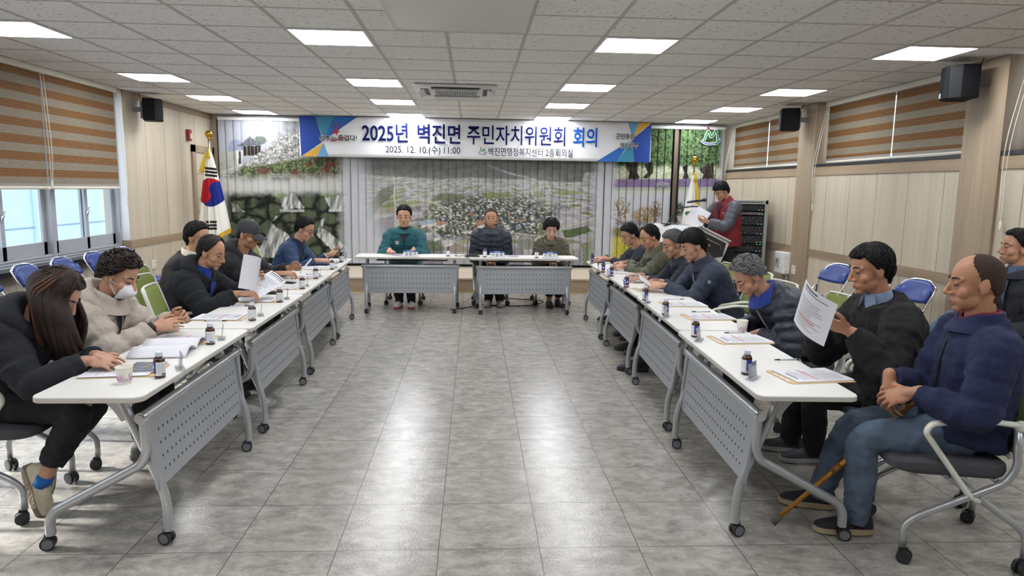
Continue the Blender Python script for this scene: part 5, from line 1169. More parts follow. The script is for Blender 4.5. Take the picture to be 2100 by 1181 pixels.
    q = MB(); q.tube([hp(-.021, .079, -.0685), hp(-.010, .0885, -.0655), hp(0, .0905, -.0665), hp(.010, .0885, -.0655), hp(.021, .079, -.0685)], [.0016*hs, .0034*hs, .0036*hs, .0034*hs, .0016*hs], 7); q.tube([hp(-.019, .080, -.070), hp(0, .0895, -.0725), hp(.019, .080, -.070)], [.0015*hs, .0044*hs, .0015*hs], 7)
    q.build('lips', mat('lips_'+('f' if female else 'm'), 'b05c58' if female else '8f5648', .5), root, True, off=off)
    # --- hair
    hairm = hairm or M_HAIRB
    if hair != 'none':
        bk = [(82, -22), (95, -25), (108, -42), (130, -57), (180, -63)]
        TH = {'short': [(0, 33), (35, 31), (55, 18), (70, 0)]+bk, 'fringe': [(0, 10), (40, 12), (58, 2), (72, -12)]+bk, 'thin': [(0, 58), (30, 50), (52, 26), (70, 0)]+bk, 'bald': [(0, 82), (40, 70), (58, 34), (72, 4)]+bk,
              'curly': [(0, 24), (40, 22), (62, 0), (80, -24), (100, -32), (120, -50), (180, -62)], 'long': [(0, 30), (30, 26), (50, 2), (60, -30), (75, -60), (180, -70)]}[hair]
        if thr: TH = thr
        nu, nv = (96, 60) if hair == 'curly' else (72, 44); R_ = []
        az_ = np.linspace(-180, 180, nu, False); el_ = np.linspace(88, -78, nv); A, B = np.meshgrid(az_, el_)
        m = sstep(-3, 7, B-np.interp(np.abs(A), [a for a, b in TH], [b for a, b in TH])+(5 if hair != 'bald' else 14)*(fbm(A*.09+50, B*.05, head[0]*9, 4)-.47)*2)
        ca = np.cos(np.radians(B)); dx, dy, dz = np.sin(np.radians(A))*ca, np.cos(np.radians(A))*ca, np.sin(np.radians(B))
        th = thick*(1+.35*np.clip(dz, 0, 1))
        if hair == 'curly': th = th*(1+.9*(fbm(dx*6+3, dy*6, dz*6+head[1], 3)-.45))+.05*(fbm(dx*16, dy*16, dz*16, 2)-.4)
        else: th = th+.05*(fbm(A*.10, B*.02+dz, 3.1+head[0], 3)-.47)*min(1, thick*8)
        hd = MB()
        for c_, r_ in (((0, -.010, .035), (.075, .093, .083)), ((0, .028, -.015), (.0605, .058, .074)), ((0, .02, -.062), (.055, .056, .046)), ((0, -.05, .0), (.062, .05, .06)), ((0, -.028, -.07), (.052, .052, .06)), ((0, -.038, -.12), (.056, .056, .06))): hd.ell(c_, r_, None, 24, 16)
        bv = BVHTree.FromPolygons([Vector(v) for v in hd.v], hd.f); c0 = Vector((0, -.010, .035)); rs = np.zeros(A.shape)
        for i in range(nv):
            for j in range(nu):
                dr = Vector((dx[i, j], dy[i, j], dz[i, j])); hit = bv.ray_cast(c0+dr*.4, -dr); rs[i, j] = (hit[0]-c0).length if hit[0] else .08
        rs = np.minimum(rs, .135); rr_ = rs-.010+(.010+th*.085)*m; C0 = np.array(c0)
        def hxyz(a, b, ex=0.0):
            fi = np.clip((88-b)/(88+78)*(nv-1), 0, nv-1.001); fj = ((a+180) % 360)/360*nu; i, j = int(fi), int(fj) % nu; u, v = fi-i, fj-int(fj); j2 = (j+1) % nu
            r = (rr_[i, j]*(1-v)+rr_[i, j2]*v)*(1-u)+(rr_[i+1, j]*(1-v)+rr_[i+1, j2]*v)*u; mm = m[i, j]; ar, br = math.radians(a), math.radians(b)
            return hp(*(C0+(r+ex)*np.array((math.sin(ar)*math.cos(br), math.cos(ar)*math.cos(br), math.sin(br))))), mm
        W_ = np.array([[hp(*(C0+rr_[i, j]*np.array((dx[i, j], dy[i, j], dz[i, j])))) for j in range(nu)] for i in range(nv)]); q = MB(); q.rings([list(W_[i]) for i in range(nv)])
        rl = random.Random(int(head[1]*1000)); NL = {'bald': 60, 'thin': 620, 'curly': 460, 'long': 160}.get(hair, 800) if thick > .03 else 0
        for kq in range(NL):
            a = rl.uniform(-180, 180); b = math.degrees(math.asin(rl.uniform(-.7, 1))); L = rl.uniform(14, 30); pt = []; da = rl.uniform(-14, 14) if hair != 'curly' else rl.uniform(-30, 30); ph = rl.uniform(0, 6)
            if hxyz(a, b)[1] < .8: continue
            for t in range(6):
                aa = a+da*t/5+(7*math.sin(ph+t*1.9) if hair == 'curly' else 0); bb = b-L*t/5*(1 if hair != 'curly' else .6); p_, mm = hxyz(aa, max(-76, bb), (.0008+.0034*t/5*(1 if b > -20 else .4) if hair != 'curly' else .002+.007*abs(math.sin(ph+t*1.6)))*min(1, thick*8))
                if mm < .25: break
                pt.append(p_)
            if len(pt) > 2: n_ = len(pt); q.tube(pt, [(.0026 if hair != 'curly' else .0046)*hs*(.55+.6*math.sin(PI*(i+.6)/n_)) if i < n_-1 else .0006 for i in range(n_)], 5, flat=(.7, 1.2))
        if hair == 'long':
            rr = random.Random(5)
            for kq in range(46):
                a = rr.uniform(52, 180)*rr.choice((-1, 1)); a = math.radians(a if kq > 12 else rr.uniform(38, 75)); x, y = math.sin(a), math.cos(a); s0 = hp(x*.060, -.01+y*.07, .085+rr.uniform(-.02, .02)); s1 = hp(x*.094, -.012+y*.105, .01); L = rr.uniform(.20, .33)
                s2 = s1+np.array((0, 0, -L*.45))+(s1-head)*.25+F*.02; s3 = s1+np.array((0, 0, -L))+(s1-head)*.05+F*rr.uniform(-.01, .07); pt = smooth_path([s0, s1, s2, s3], 4); n_ = len(pt); q.tube(pt, [.010+.013*math.sin(PI*min(1, i/(n_-1)*.8+.1)) if i < n_-1 else .003 for i in range(n_)], 7, mi=0, flat=(1, .7))
            for dg, zz in ((96, .02), (104, .03), (112, .02)):
                a = math.radians(dg); x, y = math.sin(a), math.cos(a); pt = smooth_path([hp(x*.05, -.01+y*.07, .118), hp(x*.103, -.012+y*.112, .05), hp(x*.112, -.012+y*.125, -.02), hp(x*.110, -.012+y*.12, -.02)+np.array((0, 0, -.14)), hp(x*.10, -.012+y*.11, -.02)+np.array((0, 0, -.24))], 5); q.tube(pt, [.004+.004*math.sin(PI*i/(len(pt)-1)) for i in range(len(pt))], 6, mi=1, flat=(1, .6))
            q.build('hair', [hairm, mat('copper_hair_streak', '543220', .45, bump=(200, .5))], root, True, off=off)
        else: q.build('hair', hairm, root, True, off=off)
    if glasses:
        q = MB(); mg = mat('glasses_frame', '26262a', .3)
        for s in (-1, 1):
            c = hp(s*.033, .096, -.002); q.tube([c+hs*(Rh @ np.array((.024*math.cos(a), -.012*abs(math.cos(a))*(1 if math.cos(a)*s > 0 else 0), .019*math.sin(a)))) for a in np.linspace(0, 2*PI, 20, False)], .0015*hs, 6, close=True); q.tube([hp(s*.057, .086, .004), hp(s*.078, .04, .006), hp(s*.081, -.01, .002)], .0016*hs, 6)
        q.tube([hp(-.010, .098, .0), hp(.010, .098, .0)], .0014*hs, 6); q.build('glasses', mg, root, True, off=off)
    # --- upper garment
    jm = jm or cloth('coat', '202228'); J = MB(); b = bulk
    secs = [(-hem-.03, .185, .150), (-hem*.6, .188, .152), (0, .182, .145), (.15, .172, .134), (.30, .166, .126), (.5, .172, .126), (.68, .182, .124), (.80, .180, .112), (.88, .152, .096), (.95, .105, .078), (1.0, .078, .070)]
    ts = [x[0] for x in secs]; RG = []
    for t in np.linspace(ts[0], 1.0, 46):
        w_ = np.interp(t, ts, [x[1] for x in secs])*(k if t > .3 else 1)+b; d_ = np.interp(t, ts, [x[2] for x in secs])+b
        if quilt: u = abs(math.sin(PI*(t-ts[0])*Tl/qp)); w_ += quilt*(u**.55-.7); d_ += quilt*(u**.55-.7)
        RG.append(ring(t, w_, d_, 30))
    J.rings(RG)
    SLV = MB() if sleevem else J
    for sd, s in (('R', 1), ('L', -1)):
        h = HN[sd]; S0 = sp(.80)+RT*s*.07; Wr = h['p']-unit(h['p']-EL[sd])*.012; E_ = EL[sd]
        pts = [S0, SH[sd], SH[sd]*.5+E_*.5, E_+unit(SH[sd]-E_)*.04, E_+unit(Wr-E_)*.04, E_*.5+Wr*.5, Wr]; rad = [.075, .073, .062, .055, .053, .047, .038]; fine = smooth_path(pts, 7); n_ = len(fine)
        cum = np.concatenate([[0], np.cumsum([np.linalg.norm(fine[i+1]-fine[i]) for i in range(n_-1)])])
        rr = [np.interp(i/(n_-1)*(len(pts)-1), range(len(pts)), rad)+b*(.85 if i < n_-3 else .55) for i in range(n_)]
        if quilt: rr = [r+quilt*(abs(math.sin(PI*c/qp))**.55-.7) if c < cum[-1]-.03 else r for r, c in zip(rr, cum)]
        else: rr = [r*(1+.035*math.sin(c*75+s)+.03*math.sin(c*131)) for r, c in zip(rr, cum)]
        SLV.tube(fine, rr, 16)
    jv = .008 if vox < .005 else .010
    jo = link(jacket or 'jacket', remesh(J, jv, 3 if not quilt else 2, off), jm, root, True)
    if sleevem: link('sleeves', remesh(SLV, jv, 3, off), sleevem, root, True)
    if True:  # soft folds
        for o_ in (jo,):
            tx = bpy.data.textures.get('folds') or bpy.data.textures.new('folds', 'CLOUDS'); tx.noise_scale = .10; tx.noise_depth = 2
            md = o_.modifiers.new('folds', 'DISPLACE'); md.texture = tx; md.strength = .030 if quilt == 0 else .014; md.mid_level = .55; md.texture_coords = 'LOCAL'; tx = bpy.data.textures.get('wrinkles') or bpy.data.textures.new('wrinkles', 'CLOUDS'); tx.noise_scale = .035; tx.noise_depth = 1; md = o_.modifiers.new('wrinkles', 'DISPLACE'); md.texture = tx; md.strength = .009 if quilt == 0 else .012; md.mid_level = .5; md.texture_coords = 'LOCAL'
    zm = (zipm if not isinstance(zipm, str) else None) or mat('zip_dark', '14151a', .5); q = MB()
    pt = []
    for t in np.linspace(.02, .96, 16):
        T, f = fr(t); pt.append(sp(t)+f*(np.interp(t, ts, [x[2] for x in secs])+b+.004+(quilt*.3)))
    if not isinstance(zipm, str): q.tube(pt, .0042, 6); q.build('zipper', zm, jo, True, off=off)
    if collar is not None:
        q = MB(); c0, c1 = nb+Z*.0, nb+unit(ntop-nb)*(.055 if not isinstance(collar, tuple) else collar[1]); cm = collar[0] if isinstance(collar, tuple) else collar; T = unit(ntop-nb); a1 = RT; a2 = unit(np.cross(T, RT)); RR = []
        for zz, r in ((-.035, .102+b), (0, .088+b*.7), (.5, .080+b*.5), (1.0, .078+b*.5), (1.02, .070+b*.5), (.9, .064+b*.4), (0, .060)):
            c = c0+(c1-c0)*zz if zz >= 0 else c0+T*zz; RR.append([c+r*(a1*math.cos(x)*1.0+a2*math.sin(x)*1.0)-T*(.028*max(0, math.sin(x))**3 if zz > .3 else 0) for x in np.linspace(0, 2*PI, 26, False)])
        q.rings(RR, caps=False); q.build('collar', cm, jo, True, off=off)
    if inner is not None:
        q = MB(); T = unit(ntop-nb); a2 = unit(np.cross(T, RT)); q.rings([[nb+T*zz+r*(RT*math.cos(x)+a2*math.sin(x)) for x in np.linspace(0, 2*PI, 22, False)] for zz, r in ((-.06, .085), (-.01, .070), (.035, .064), (.045, .060), (.03, .057))], caps=False)
        T2, f2 = fr(.86); pc = [sp(t)+fr(t)[1]*(np.interp(t, ts, [x[2] for x in secs])+b+(.011 if quilt == 0 else .004)) for t in ((.97, .88, .78, .66) if not isinstance(zipm, str) else (.97, .93, .88, .83))]
        if not isinstance(zipm, str): q.add([pc[0]+RT*.05, pc[0]-RT*.05, pc[1]+RT*.034, pc[1]-RT*.034, pc[2]+RT*.018, pc[2]-RT*.018, pc[3]], [(0, 1, 3, 2), (2, 3, 5, 4), (4, 5, 6)])
        for s in (-1, 1):
            e0 = nb+T*.035+RT*s*.05+a2*.035; q.add([nb+T*.04+RT*s*.012+a2*.068, e0+a2*.01, e0+RT*s*.02-T*.035+a2*.02, nb-T*.025+RT*s*.030+a2*.092], [(0, 1, 2, 3)])
        q.build('shirt_collar', inner, root, True, off=off)
    if hood:
        q = MB(); T, f = fr(.93); c = sp(.95)-f*.055; q.tube([c+RT*(.135*math.cos(x))+f*(.085*math.sin(x)+.04)+T*(.03-.045*max(0, math.sin(x))) for x in np.linspace(0, 2*PI, 22, False)], [.042+.018*max(0, -math.sin(x)) for x in np.linspace(0, 2*PI, 22, False)], 12, close=True); q.ell(c-f*.045-T*.03, (.11, .11, .085)); me = remesh(q, .010, 4, off); link('hood', me, jm, jo, True)
    # --- trousers and shoes
    if legs:
        trm = trm or cloth('trousers_dark', '1d1f25'); q = MB(); q.ell(hip-Z*.0+F*.01, (.165, .165, .12) if not stand else (.16, .13, .14))
        for sd, s in (('R', 1), ('L', -1)):
            Kn, Ft = KN[sd], FT[sd]['p']; stop = Ft+unit(Kn-Ft)*(-.03 if not female else .08)
            pts = [HJ[sd], HJ[sd]*.5+Kn*.5, Kn+unit(HJ[sd]-Kn)*.05, Kn+unit(Ft-Kn)*.05, Kn*.45+Ft*.55, stop]; rad = [.098, .092, .078, .072, .070, .058]; fine = smooth_path(pts, 6); n_ = len(fine)
            q.tube(fine, [np.interp(i/(n_-1)*5, range(6), rad)*(1+.03*math.sin(i*1.9+s)) for i in range(n_)], 16)
        to = link('trousers', remesh(q, jv, 3, off), trm, root, True)
        for nm_, st_ in (('folds', .022), ('wrinkles', .010)):
            md = to.modifiers.new(nm_, 'DISPLACE'); md.texture = bpy.data.textures.get(nm_); md.strength = st_; md.mid_level = .5; md.texture_coords = 'LOCAL'
        for sd in 'RL': shoe(root, off, FT[sd]['p'], FT[sd]['d'], FT[sd]['up'], (shm or (mat('shoe_black', '1d1e22', .6), mat('sole_dark', '2e2c2b', .7)))[0], (shm or (None, mat('sole_dark', '2e2c2b', .7)))[1])
    return dict(root=root, off=off, sp=sp, fr=fr, hp=hp, RT=RT, F=F, Rh=Rh, nb=nb, ntop=ntop, SH=SH, EL=EL, HN=HN, jo=jo, KN=KN, hs=hs, b=b, dep=lambda t: np.interp(t, ts, [x[2] for x in secs])+b, wid=lambda t: np.interp(t, ts, [x[1] for x in secs])+b, Tl=Tl)
def patch_on(P, name, t, u, w, h, m, lift=.004, parent=None):
    """small flat patch on the garment front: t along the spine, u = -1..1 across"""
    T, f = P['fr'](t); RT = P['RT']; x = u*P['wid'](t); d = P['dep'](t)*math.sqrt(max(0, 1-(abs(u)*.97)**2.4)); n = unit(f*1.0+RT*u*.8); c = P['sp'](t)+RT*x+f*d+n*lift; s = np.cross(T, n)
    q = MB(); q.box(c, (w, h, .004), np.stack([s, T, n], 1)); return q.build(name, m, parent or P['jo'], off=P['off'], bev=.0015)
Zv = np.array((0, 0, 1.)); LF, RF = 0.0, PI
M_TRB = cloth('trousers_dark', '1d1f25')
NEAR = .0042
SEATED = 'people seated around the tables'
def chair_for(P, dx=-.02, rz=0.0, label=''):
    x, y = P['off'][0], P['off'][1]; F = P['F']; a = math.atan2(F[1], F[0])-PI/2+rz; loc = (x-F[0]*.02+F[0]*dx, y-F[1]*.02+F[1]*dx, 0)
    global ch0
    if ch0 is None: ch0 = make_chair(label, loc, a); return ch0
    return dup(ch0, loc, a, label)
ch0 = None
# left row, nearest first
M_SNK = (mat('sneaker_cream', 'c9c2ac', .7, noise=(30, .15)), mat('sole_brown', '7b6a58', .7, bump=(90, .8)))
p1 = person('person with long dark hair in a black hooded jacket at the near left', (-1.98, 3.37, 1.065), (-2.30, 3.40, .54), LF+.02, 40, 4, 0,
    dict(R=dict(p=(-1.795, 3.24, .772), d=(.85, -.05, .0), n=(0, .55, -.85), curl=.42), L=dict(p=(-1.80, 3.335, .775), d=(.85, -.40, .02), n=(0, -.5, -.85), curl=.5)),
    dict(R=dict(p=(-2.06, 3.30, .185), d=(.35, -.15, -.93), up=(.9, -.1, .4)), L=dict(p=(-2.12, 3.46, .21), d=(.1, -.65, -.75), up=(.6, -.6, .5))), 1.03, NEAR, 'b98a72', 'long', M_HAIRD, 'jacket', cloth('black_fleece_jacket', '1e2129', .95, (120, .35)), None, cloth('black_cotton_trousers', '191b20'), M_SNK, .024, 0, .06, None, None, True, female=True, sw=.17, bow=.09)
chair_for(p1, -.04, .05, 'green chair under the long-haired person at the near left, charcoal seat in view')
for sd in 'RL':
    q = MB(); A = np.array(((-2.06, 3.30, .185) if sd == 'R' else (-2.12, 3.46, .21))); K = p1['KN'][sd]; d_ = unit(K-A); q.tube([A-d_*.05, A+d_*.005], [.041, .039], 14); q.build('sock', mat('blue_sock', '1f62b0', .8), p1['root'], True, off=p1['off'])
p2 = person('person in a beige padded coat and white face mask at the left table', (-2.0, 4.0, 1.075), (-2.29, 4.06, .54), LF-.05, 27, -4, 0,
    dict(R=dict(p=(-1.815, 3.945, .785), d=(.92, .22, .18), n=(-.1, .75, -.5), curl=.30), L=dict(p=(-1.78, 4.10, .805), d=(.95, -.12, .32), n=(0, -.85, -.4), curl=.75)), None, 1.04, NEAR, 'bd8b6d', 'curly', M_HAIRD, 'padded_coat', mat('beige_padding', 'b0a59a', .6, bump=(70, .25)), None, None, None, .040, .022, .09, (mat('beige_padding', 'b0a59a', .6), .06), cloth('navy_collar', '232b48'), True, female=True, thick=.20, zipm=mat('beige_zip', 'a89d92', .6), thr=[(0, 30), (40, 26), (62, 4), (80, -16), (100, -26), (120, -40), (180, -54)])
chair_for(p2, -.03, .03, 'green chair under the person in the beige coat')
q = MB(); hp = p2['hp']; G = [[hp(.056*math.sin(a)*(1-.12*v*v), .035+(.085-.012*(v-.1)**2*4)*math.cos(a)**.8*(1-.10*abs(v)), -.058+.052*v) for a in np.linspace(-1.35, 1.35, 17)] for v in np.linspace(-1, 1, 11)]
mk = q.grid(G).build('face_mask', mat('white_mask', 'e4e3e8', .8), p2['root'], True, off=p2['off'], solid=.003); q = MB()
for s in (-1, 1):
    for zz in (-.025, -.085): q.tube([hp(s*.055, .05, zz), hp(s*.074, .02, -.02 if zz > -.05 else -.045), hp(s*.080, -.012, .004)], .0016, 5)
q.build('ear_loop', mat('white_mask', 'e4e3e8', .8), mk, off=p2['off'])
q = MB(); W_ = p2['HN']['R']['p']; d_ = unit(W_-p2['EL']['R']); q.tube([W_-d_*.004, W_+d_*.016], .034, 16); q.build('wrist_band', M_BLACK, p2['root'], True, off=p2['off'])
p3 = person('person in a black fleece with a blue collar raising stapled papers', (-1.965, 5.30, 1.085), (-2.28, 5.33, .54), LF-.04, 20, -8, 0,
    dict(R=dict(p=(-1.735, 5.12, .80), d=(.92, .25, .02), n=(.1, .3, -.9), curl=.55), L=dict(p=(-1.72, 5.46, .865), d=(.75, -.35, .25), n=(.2, -.9, .1), curl=.55)), None, 1.02, .005, 'b07f5e', 'thin', mat('receding_hair', '1f1b1a', .5, noise=(70, .4), bump=(240, .6)), 'fleece_jacket', cloth('black_pile_fleece', '20232a', 1.0, (160, .7)), None, None, None, .032, 0, .06, None, cloth('royal_blue_shirt', '2546a8'), True, thick=.12)
chair_for(p3, .05, .0, 'green chair under the man in the black fleece, white frame edge in view')
patch_on(p3, 'chest_logo', .64, .35, .055, .012, mat('logo_grey', 'a9adb3', .6))
p3b = person('person in a brown jacket with a white fleece collar, mostly hidden on the left', (-2.28, 5.86, 1.155), (-2.50, 5.90, .54), LF-.05, 10, -10, 0, None, None, 1.02, .006, 'b3835f', 'short', None, 'jacket', cloth('dark_brown_jacket', '3b342f'), None, None, None, .026, 0, .06, (mat('cream_pile', 'dcd6c4', 1.0, bump=(120, .9)), .05), None, False)
chair_for(p3b, -.03, 0, 'green chair under the man with the white fleece collar')
p4 = person('person in a black cap and glasses reading a paper in the left row', (-2.075, 6.50, 1.135), (-2.34, 6.60, .54), LF-.10, 14, -8, 0,
    dict(R=dict(p=(-1.765, 6.32, .80), d=(.95, .15, .05), n=(.1, .3, -.9), curl=.5), L=dict(p=(-1.74, 6.62, .82), d=(.9, -.3, .1), n=(.1, -.8, -.3), curl=.5)), None, 1.06, .0055, 'a97655', 'short', None, 'hooded_jacket', cloth('black_hoodie', '24252b'), None, None, None, .026, 0, .06, None, None, True, True, zipm=mat('zip_silver', 'b9bcc0', .4), thick=.03)
chair_for(p4, -.03, 0, 'green chair under the man in the black cap')
q = MB(); hp = p4['hp']; A_ = np.linspace(0, 2*PI, 28, False)
q.rings([[hp(.085*k*math.cos(a), -.008+.104*k*math.sin(a), z) for a in A_] for z, k in ((.030, 1.0), (.065, 1.0), (.095, .90), (.118, .68), (.130, .35), (.133, .05))], caps=False)
cp = q.build('cap', cloth('cap_charcoal', '3a3c41', .8), p4['root'], True, off=p4['off']); q = MB(); G = [[hp(u*.075, .085+(.012+.085*math.cos(u*1.25))*v, .036-.030*v-.020*u*u) for u in np.linspace(-1, 1, 15)] for v in np.linspace(0, 1, 8)]; q.grid(G).build('cap_brim', cloth('cap_charcoal', '3a3c41', .8), cp, True, off=p4['off'], solid=.004)
p5 = person('person in a blue police-style uniform and glasses holding a tablet', (-1.915, 7.98, 1.105), (-2.20, 8.05, .54), LF-.05, 24, -5, 0,
    dict(R=dict(p=(-1.735, 7.72, .775), d=(.92, .3, .02), n=(.1, .3, -.9), curl=.6), L=dict(p=(-1.68, 8.10, .80), d=(.85, -.1, .25), n=(.1, -.6, .6), curl=.5)), None, 1.07, .0055, 'b8886a', 'short', None, 'uniform_shirt', cloth('uniform_blue', '1f3f68', .7), None, cloth('uniform_navy', '1d2840'), None, .014, 0, .06, (cloth('uniform_dark', '192c4a'), .035), None, False, True)
chair_for(p5, -.03, .1, 'green chair under the man in blue uniform, white arm in view')
patch_on(p5, 'badge', .66, -.40, .05, .06, mat('badge_silver', 'cfd2d6', .3, .5)); 
for sd in 'RL': q = MB(); q.box(p5['SH'][sd]+Zv*.062-p5['F']*.01, (.06, .10, .008), rot('Y', .2)); q.build('epaulette', mat('epaulette_dark', '1c2230', .6), p5['jo'], off=p5['off'], bev=.003)
# head table, facing the camera
HF = -PI/2; M_TEAL = cloth('teal_jacket', '1a6068', .75)
p6 = person('person in a teal work jacket at the left head table', (-.935, 9.40, 1.205), (-.955, 9.58, .54), HF, 10, 0, 0,
    dict(R=dict(p=(-1.10, 9.13, .775), d=(.15, -.95, -.1), n=(0, -.2, -1), curl=.25), L=dict(p=(-.79, 9.13, .775), d=(-.25, -.9, -.1), n=(0, -.2, -1), curl=.25)), dict(R=dict(p=(-.99, 9.22, .09), d=(-.1, -1, 0)), L=dict(p=(-.83, 9.22, .09), d=(.08, -1, 0))), 1.16, .006, 'bb8968', 'short', None, 'work_jacket', M_TEAL, None, cloth('trousers_navy', '1d2230'), (mat('sneaker_grey', 'c6c8cc', .7), mat('sole_red', 'a83a34', .6)), .026, 0, .06, (M_TEAL, .03), cloth('dark_shirt', '30333a'), False, sw=.20)
chair_for(p6, -.02, 0, 'green chair under the man in teal at the head table')
patch_on(p6, 'round_patch', .72, .42, .05, .05, mat('patch_white', 'd9d0d3', .6)); patch_on(p6, 'pocket_flap', .56, -.42, .11, .02, cloth('teal_dark', '14525a', .8)); patch_on(p6, 'pocket_flap', .56, .40, .11, .02, cloth('teal_dark', '14525a', .8))
q = MB(); W_ = p6['HN']['L']['p']; q.tube([W_+(-.004, .022, .0), W_+(0, .040, .004)], .034, 14); q.ell(W_+(.0, .03, .034), (.017, .017, .006), mi=1); q.build('wrist_watch', [mat('watch_strap', '7a6a58', .6), mat('watch_face', 'e2dccb', .3)], p6['root'], True, off=p6['off'])
q = MB(); q.box(p6['SH']['R']*.75+p6['EL']['R']*.25+np.array((-.085, -.03, 0)), (.006, .05, .06), rot('Z', .3)); q.build('sleeve_patch', mat('patch_white2', 'cfd3d6', .6), p6['jo'], off=p6['off'])
p7 = person('person in a navy quilted puffer at the middle of the head table', (.235, 9.42, 1.20), (.24, 9.60, .54), HF, 4, -3, 0,
    dict(R=dict(p=(.155, 9.30, .635), d=(.75, -.6, -.1), n=(.2, -.1, -1), curl=.5, hint=(-.25, .2, -1)), L=dict(p=(.315, 9.30, .645), d=(-.75, -.6, -.1), n=(-.2, -.1, -1), curl=.5, hint=(.25, .2, -1))), dict(R=dict(p=(.21, 9.40, .09), d=(-.15, -1, 0)), L=dict(p=(.36, 9.40, .09), d=(.1, -1, 0))), 1.06, .006, 'b27f60', 'short', mat('cropped_hair', '3a302b', .6, noise=(80, .3)), 'puffer_jacket', cloth('navy_puffer', '262d3b', .55, (60, .15)), None, cloth('trousers_dark', '1d1f25'), (mat('shoe_beige', 'a9a393', .7), mat('sole_beige', 'b5ae9e', .7)), .034, .014, .075, (cloth('navy_puffer', '262d3b', .55), .06), None, False, thick=.06, sw=.195)
chair_for(p7, -.02, 0, 'green chair under the man in the navy puffer at the head table')
p8 = person('person with black curly hair in checked tweed at the head table', (1.055, 9.42, 1.05), (1.09, 9.58, .555), HF, 20, 3, 0,
    dict(R=dict(p=(1.0, 9.30, .625), d=(.75, -.6, -.1), n=(.2, -.1, -1), curl=.5), L=dict(p=(1.15, 9.30, .63), d=(-.75, -.6, -.1), n=(-.2, -.1, -1), curl=.5)), dict(R=dict(p=(1.04, 9.33, .09), d=(.05, -1, 0)), L=dict(p=(1.17, 9.45, .09), d=(.02, -1, 0))), 1.0, .006, 'c4967a', 'curly', None, 'tweed_jacket', mat('tweed', '8c8674', .95), None, None, (mat('shoe_black', '1d1e22', .6), mat('sole_black', '1a1a1c', .7)), .022, 0, .06, (mat('tweed', '8c8674', .95), .035), None, False, female=True, thick=.36, sw=.165)
nt = _mats['tweed'].node_tree; ck = nt.nodes.new('ShaderNodeTexChecker'); ck.inputs['Scale'].default_value = 62; ck.inputs['Color1'].default_value = (.012, .012, .012, 1); ck.inputs['Color2'].default_value = (*lin('77725f'), 1); tcn = nt.nodes.new('ShaderNodeTexCoord'); nt.links.new(tcn.outputs['Object'], ck.inputs['Vector']); nt.links.new(ck.outputs['Color'], nt.nodes['Principled BSDF'].inputs['Base Color'])
chair_for(p8, -.06, 0, 'green chair under the woman in tweed at the head table')
q = MB()
for k in range(4): T, f = p8['fr'](.2+.18*k); q.ell(p8['sp'](.2+.18*k)+f*(p8['dep'](.2+.18*k)+.008), .010, n=10, k=6)
q.build('button', M_GOLD, p8['jo'], True, off=p8['off'])
# right row, farthest first
def rp(*a, **k): return person(*a, **k)
p9 = rp('person in dark navy at the far end of the right row by a phone', (1.865, 8.22, 1.065), (2.13, 8.22, .54), RF+.05, 28, 8, 0, dict(L=dict(p=(1.66, 8.22, .775), d=(-.95, .1, 0), n=(0, -.2, -1), curl=.3), R=dict(p=(1.61, 8.44, .765), d=(-.95, .05, -.05), n=(0, 0, -1), curl=.3)), None, 1.08, .006, 'a8765a', 'short', None, 'jacket', cloth('charcoal_navy', '2a2f3b'), None, None, None, .022)
chair_for(p9, -.03, 0, 'green chair under the man at the far end of the right row')
p10 = rp('person in an olive quilted puffer writing in the right row', (1.87, 7.28, 1.105), (2.15, 7.36, .54), RF+.06, 26, 6, 0, dict(L=dict(p=(1.665, 7.40, .775), d=(-.92, .2, 0), n=(.1, .4, -.9), curl=.7, th=.9), R=dict(p=(1.68, 7.62, .79), d=(-.9, -.2, 0), n=(0, 0, -1), curl=.5)), None, 1.04, .006, 'a97657', 'thin', M_HAIRB, 'puffer_jacket', cloth('olive_puffer', '575743', .6, (60, .15)), None, None, None, .042, .026, .075, (cloth('olive_puffer', '575743', .6), .05), sw=.19, thick=.13)
chair_for(p10, -.03, 0, 'green chair under the man in olive')
p11 = rp('person with gray hair in a navy jacket in the right row, half hidden', (1.90, 6.50, 1.095), (2.17, 6.58, .54), RF+.04, 22, 4, 0, dict(L=dict(p=(1.66, 6.48, .765), d=(-.95, 0, 0)), R=dict(p=(1.66, 6.72, .765), d=(-.95, 0, 0))), dict(L=dict(p=(1.66, 6.55, .09)), R=dict(p=(1.62, 6.75, .09))), 1.06, .006, 'a97a5f', 'short', M_HAIRS, 'jacket', cloth('navy_jacket_dark', '262c3a'), None, None, None, .020, 0, .06, (cloth('navy_jacket_dark', '262c3a'), .04))
chair_for(p11, -.03, 0, 'green chair under the gray-haired man')
M_NVJ = cloth('navy_sport_jacket', '29324a', .7)
p12 = rp('person with a black fringe in navy holding folded paper', (1.895, 5.90, 1.13), (2.20, 5.93, .54), RF+.03, 24, 5, 0, dict(L=dict(p=(1.655, 5.84, .785), d=(-.93, .15, .02), n=(.05, .5, -.8), curl=.65), R=dict(p=(1.66, 6.03, .79), d=(-.92, -.2, .03), n=(.05, -.6, -.7), curl=.6)), dict(L=dict(p=(1.48, 5.93, .09), d=(-1, .25, 0)), R=dict(p=(1.60, 6.1, .09))), 1.12, .0055, 'b9876b', 'fringe', None, 'sport_jacket', M_NVJ, None, None, (mat('shoe_navy', '1c2233', .7), mat('sole_navy', '1b1c20', .7)), .026, 0, .06, (M_NVJ, .055), None, False, zipm=mat('zip_silver', 'b9bcc0', .4), sw=.19, thick=.17)
chair_for(p12, -.05, 0, 'green chair under the man with the black fringe, white arm in view')
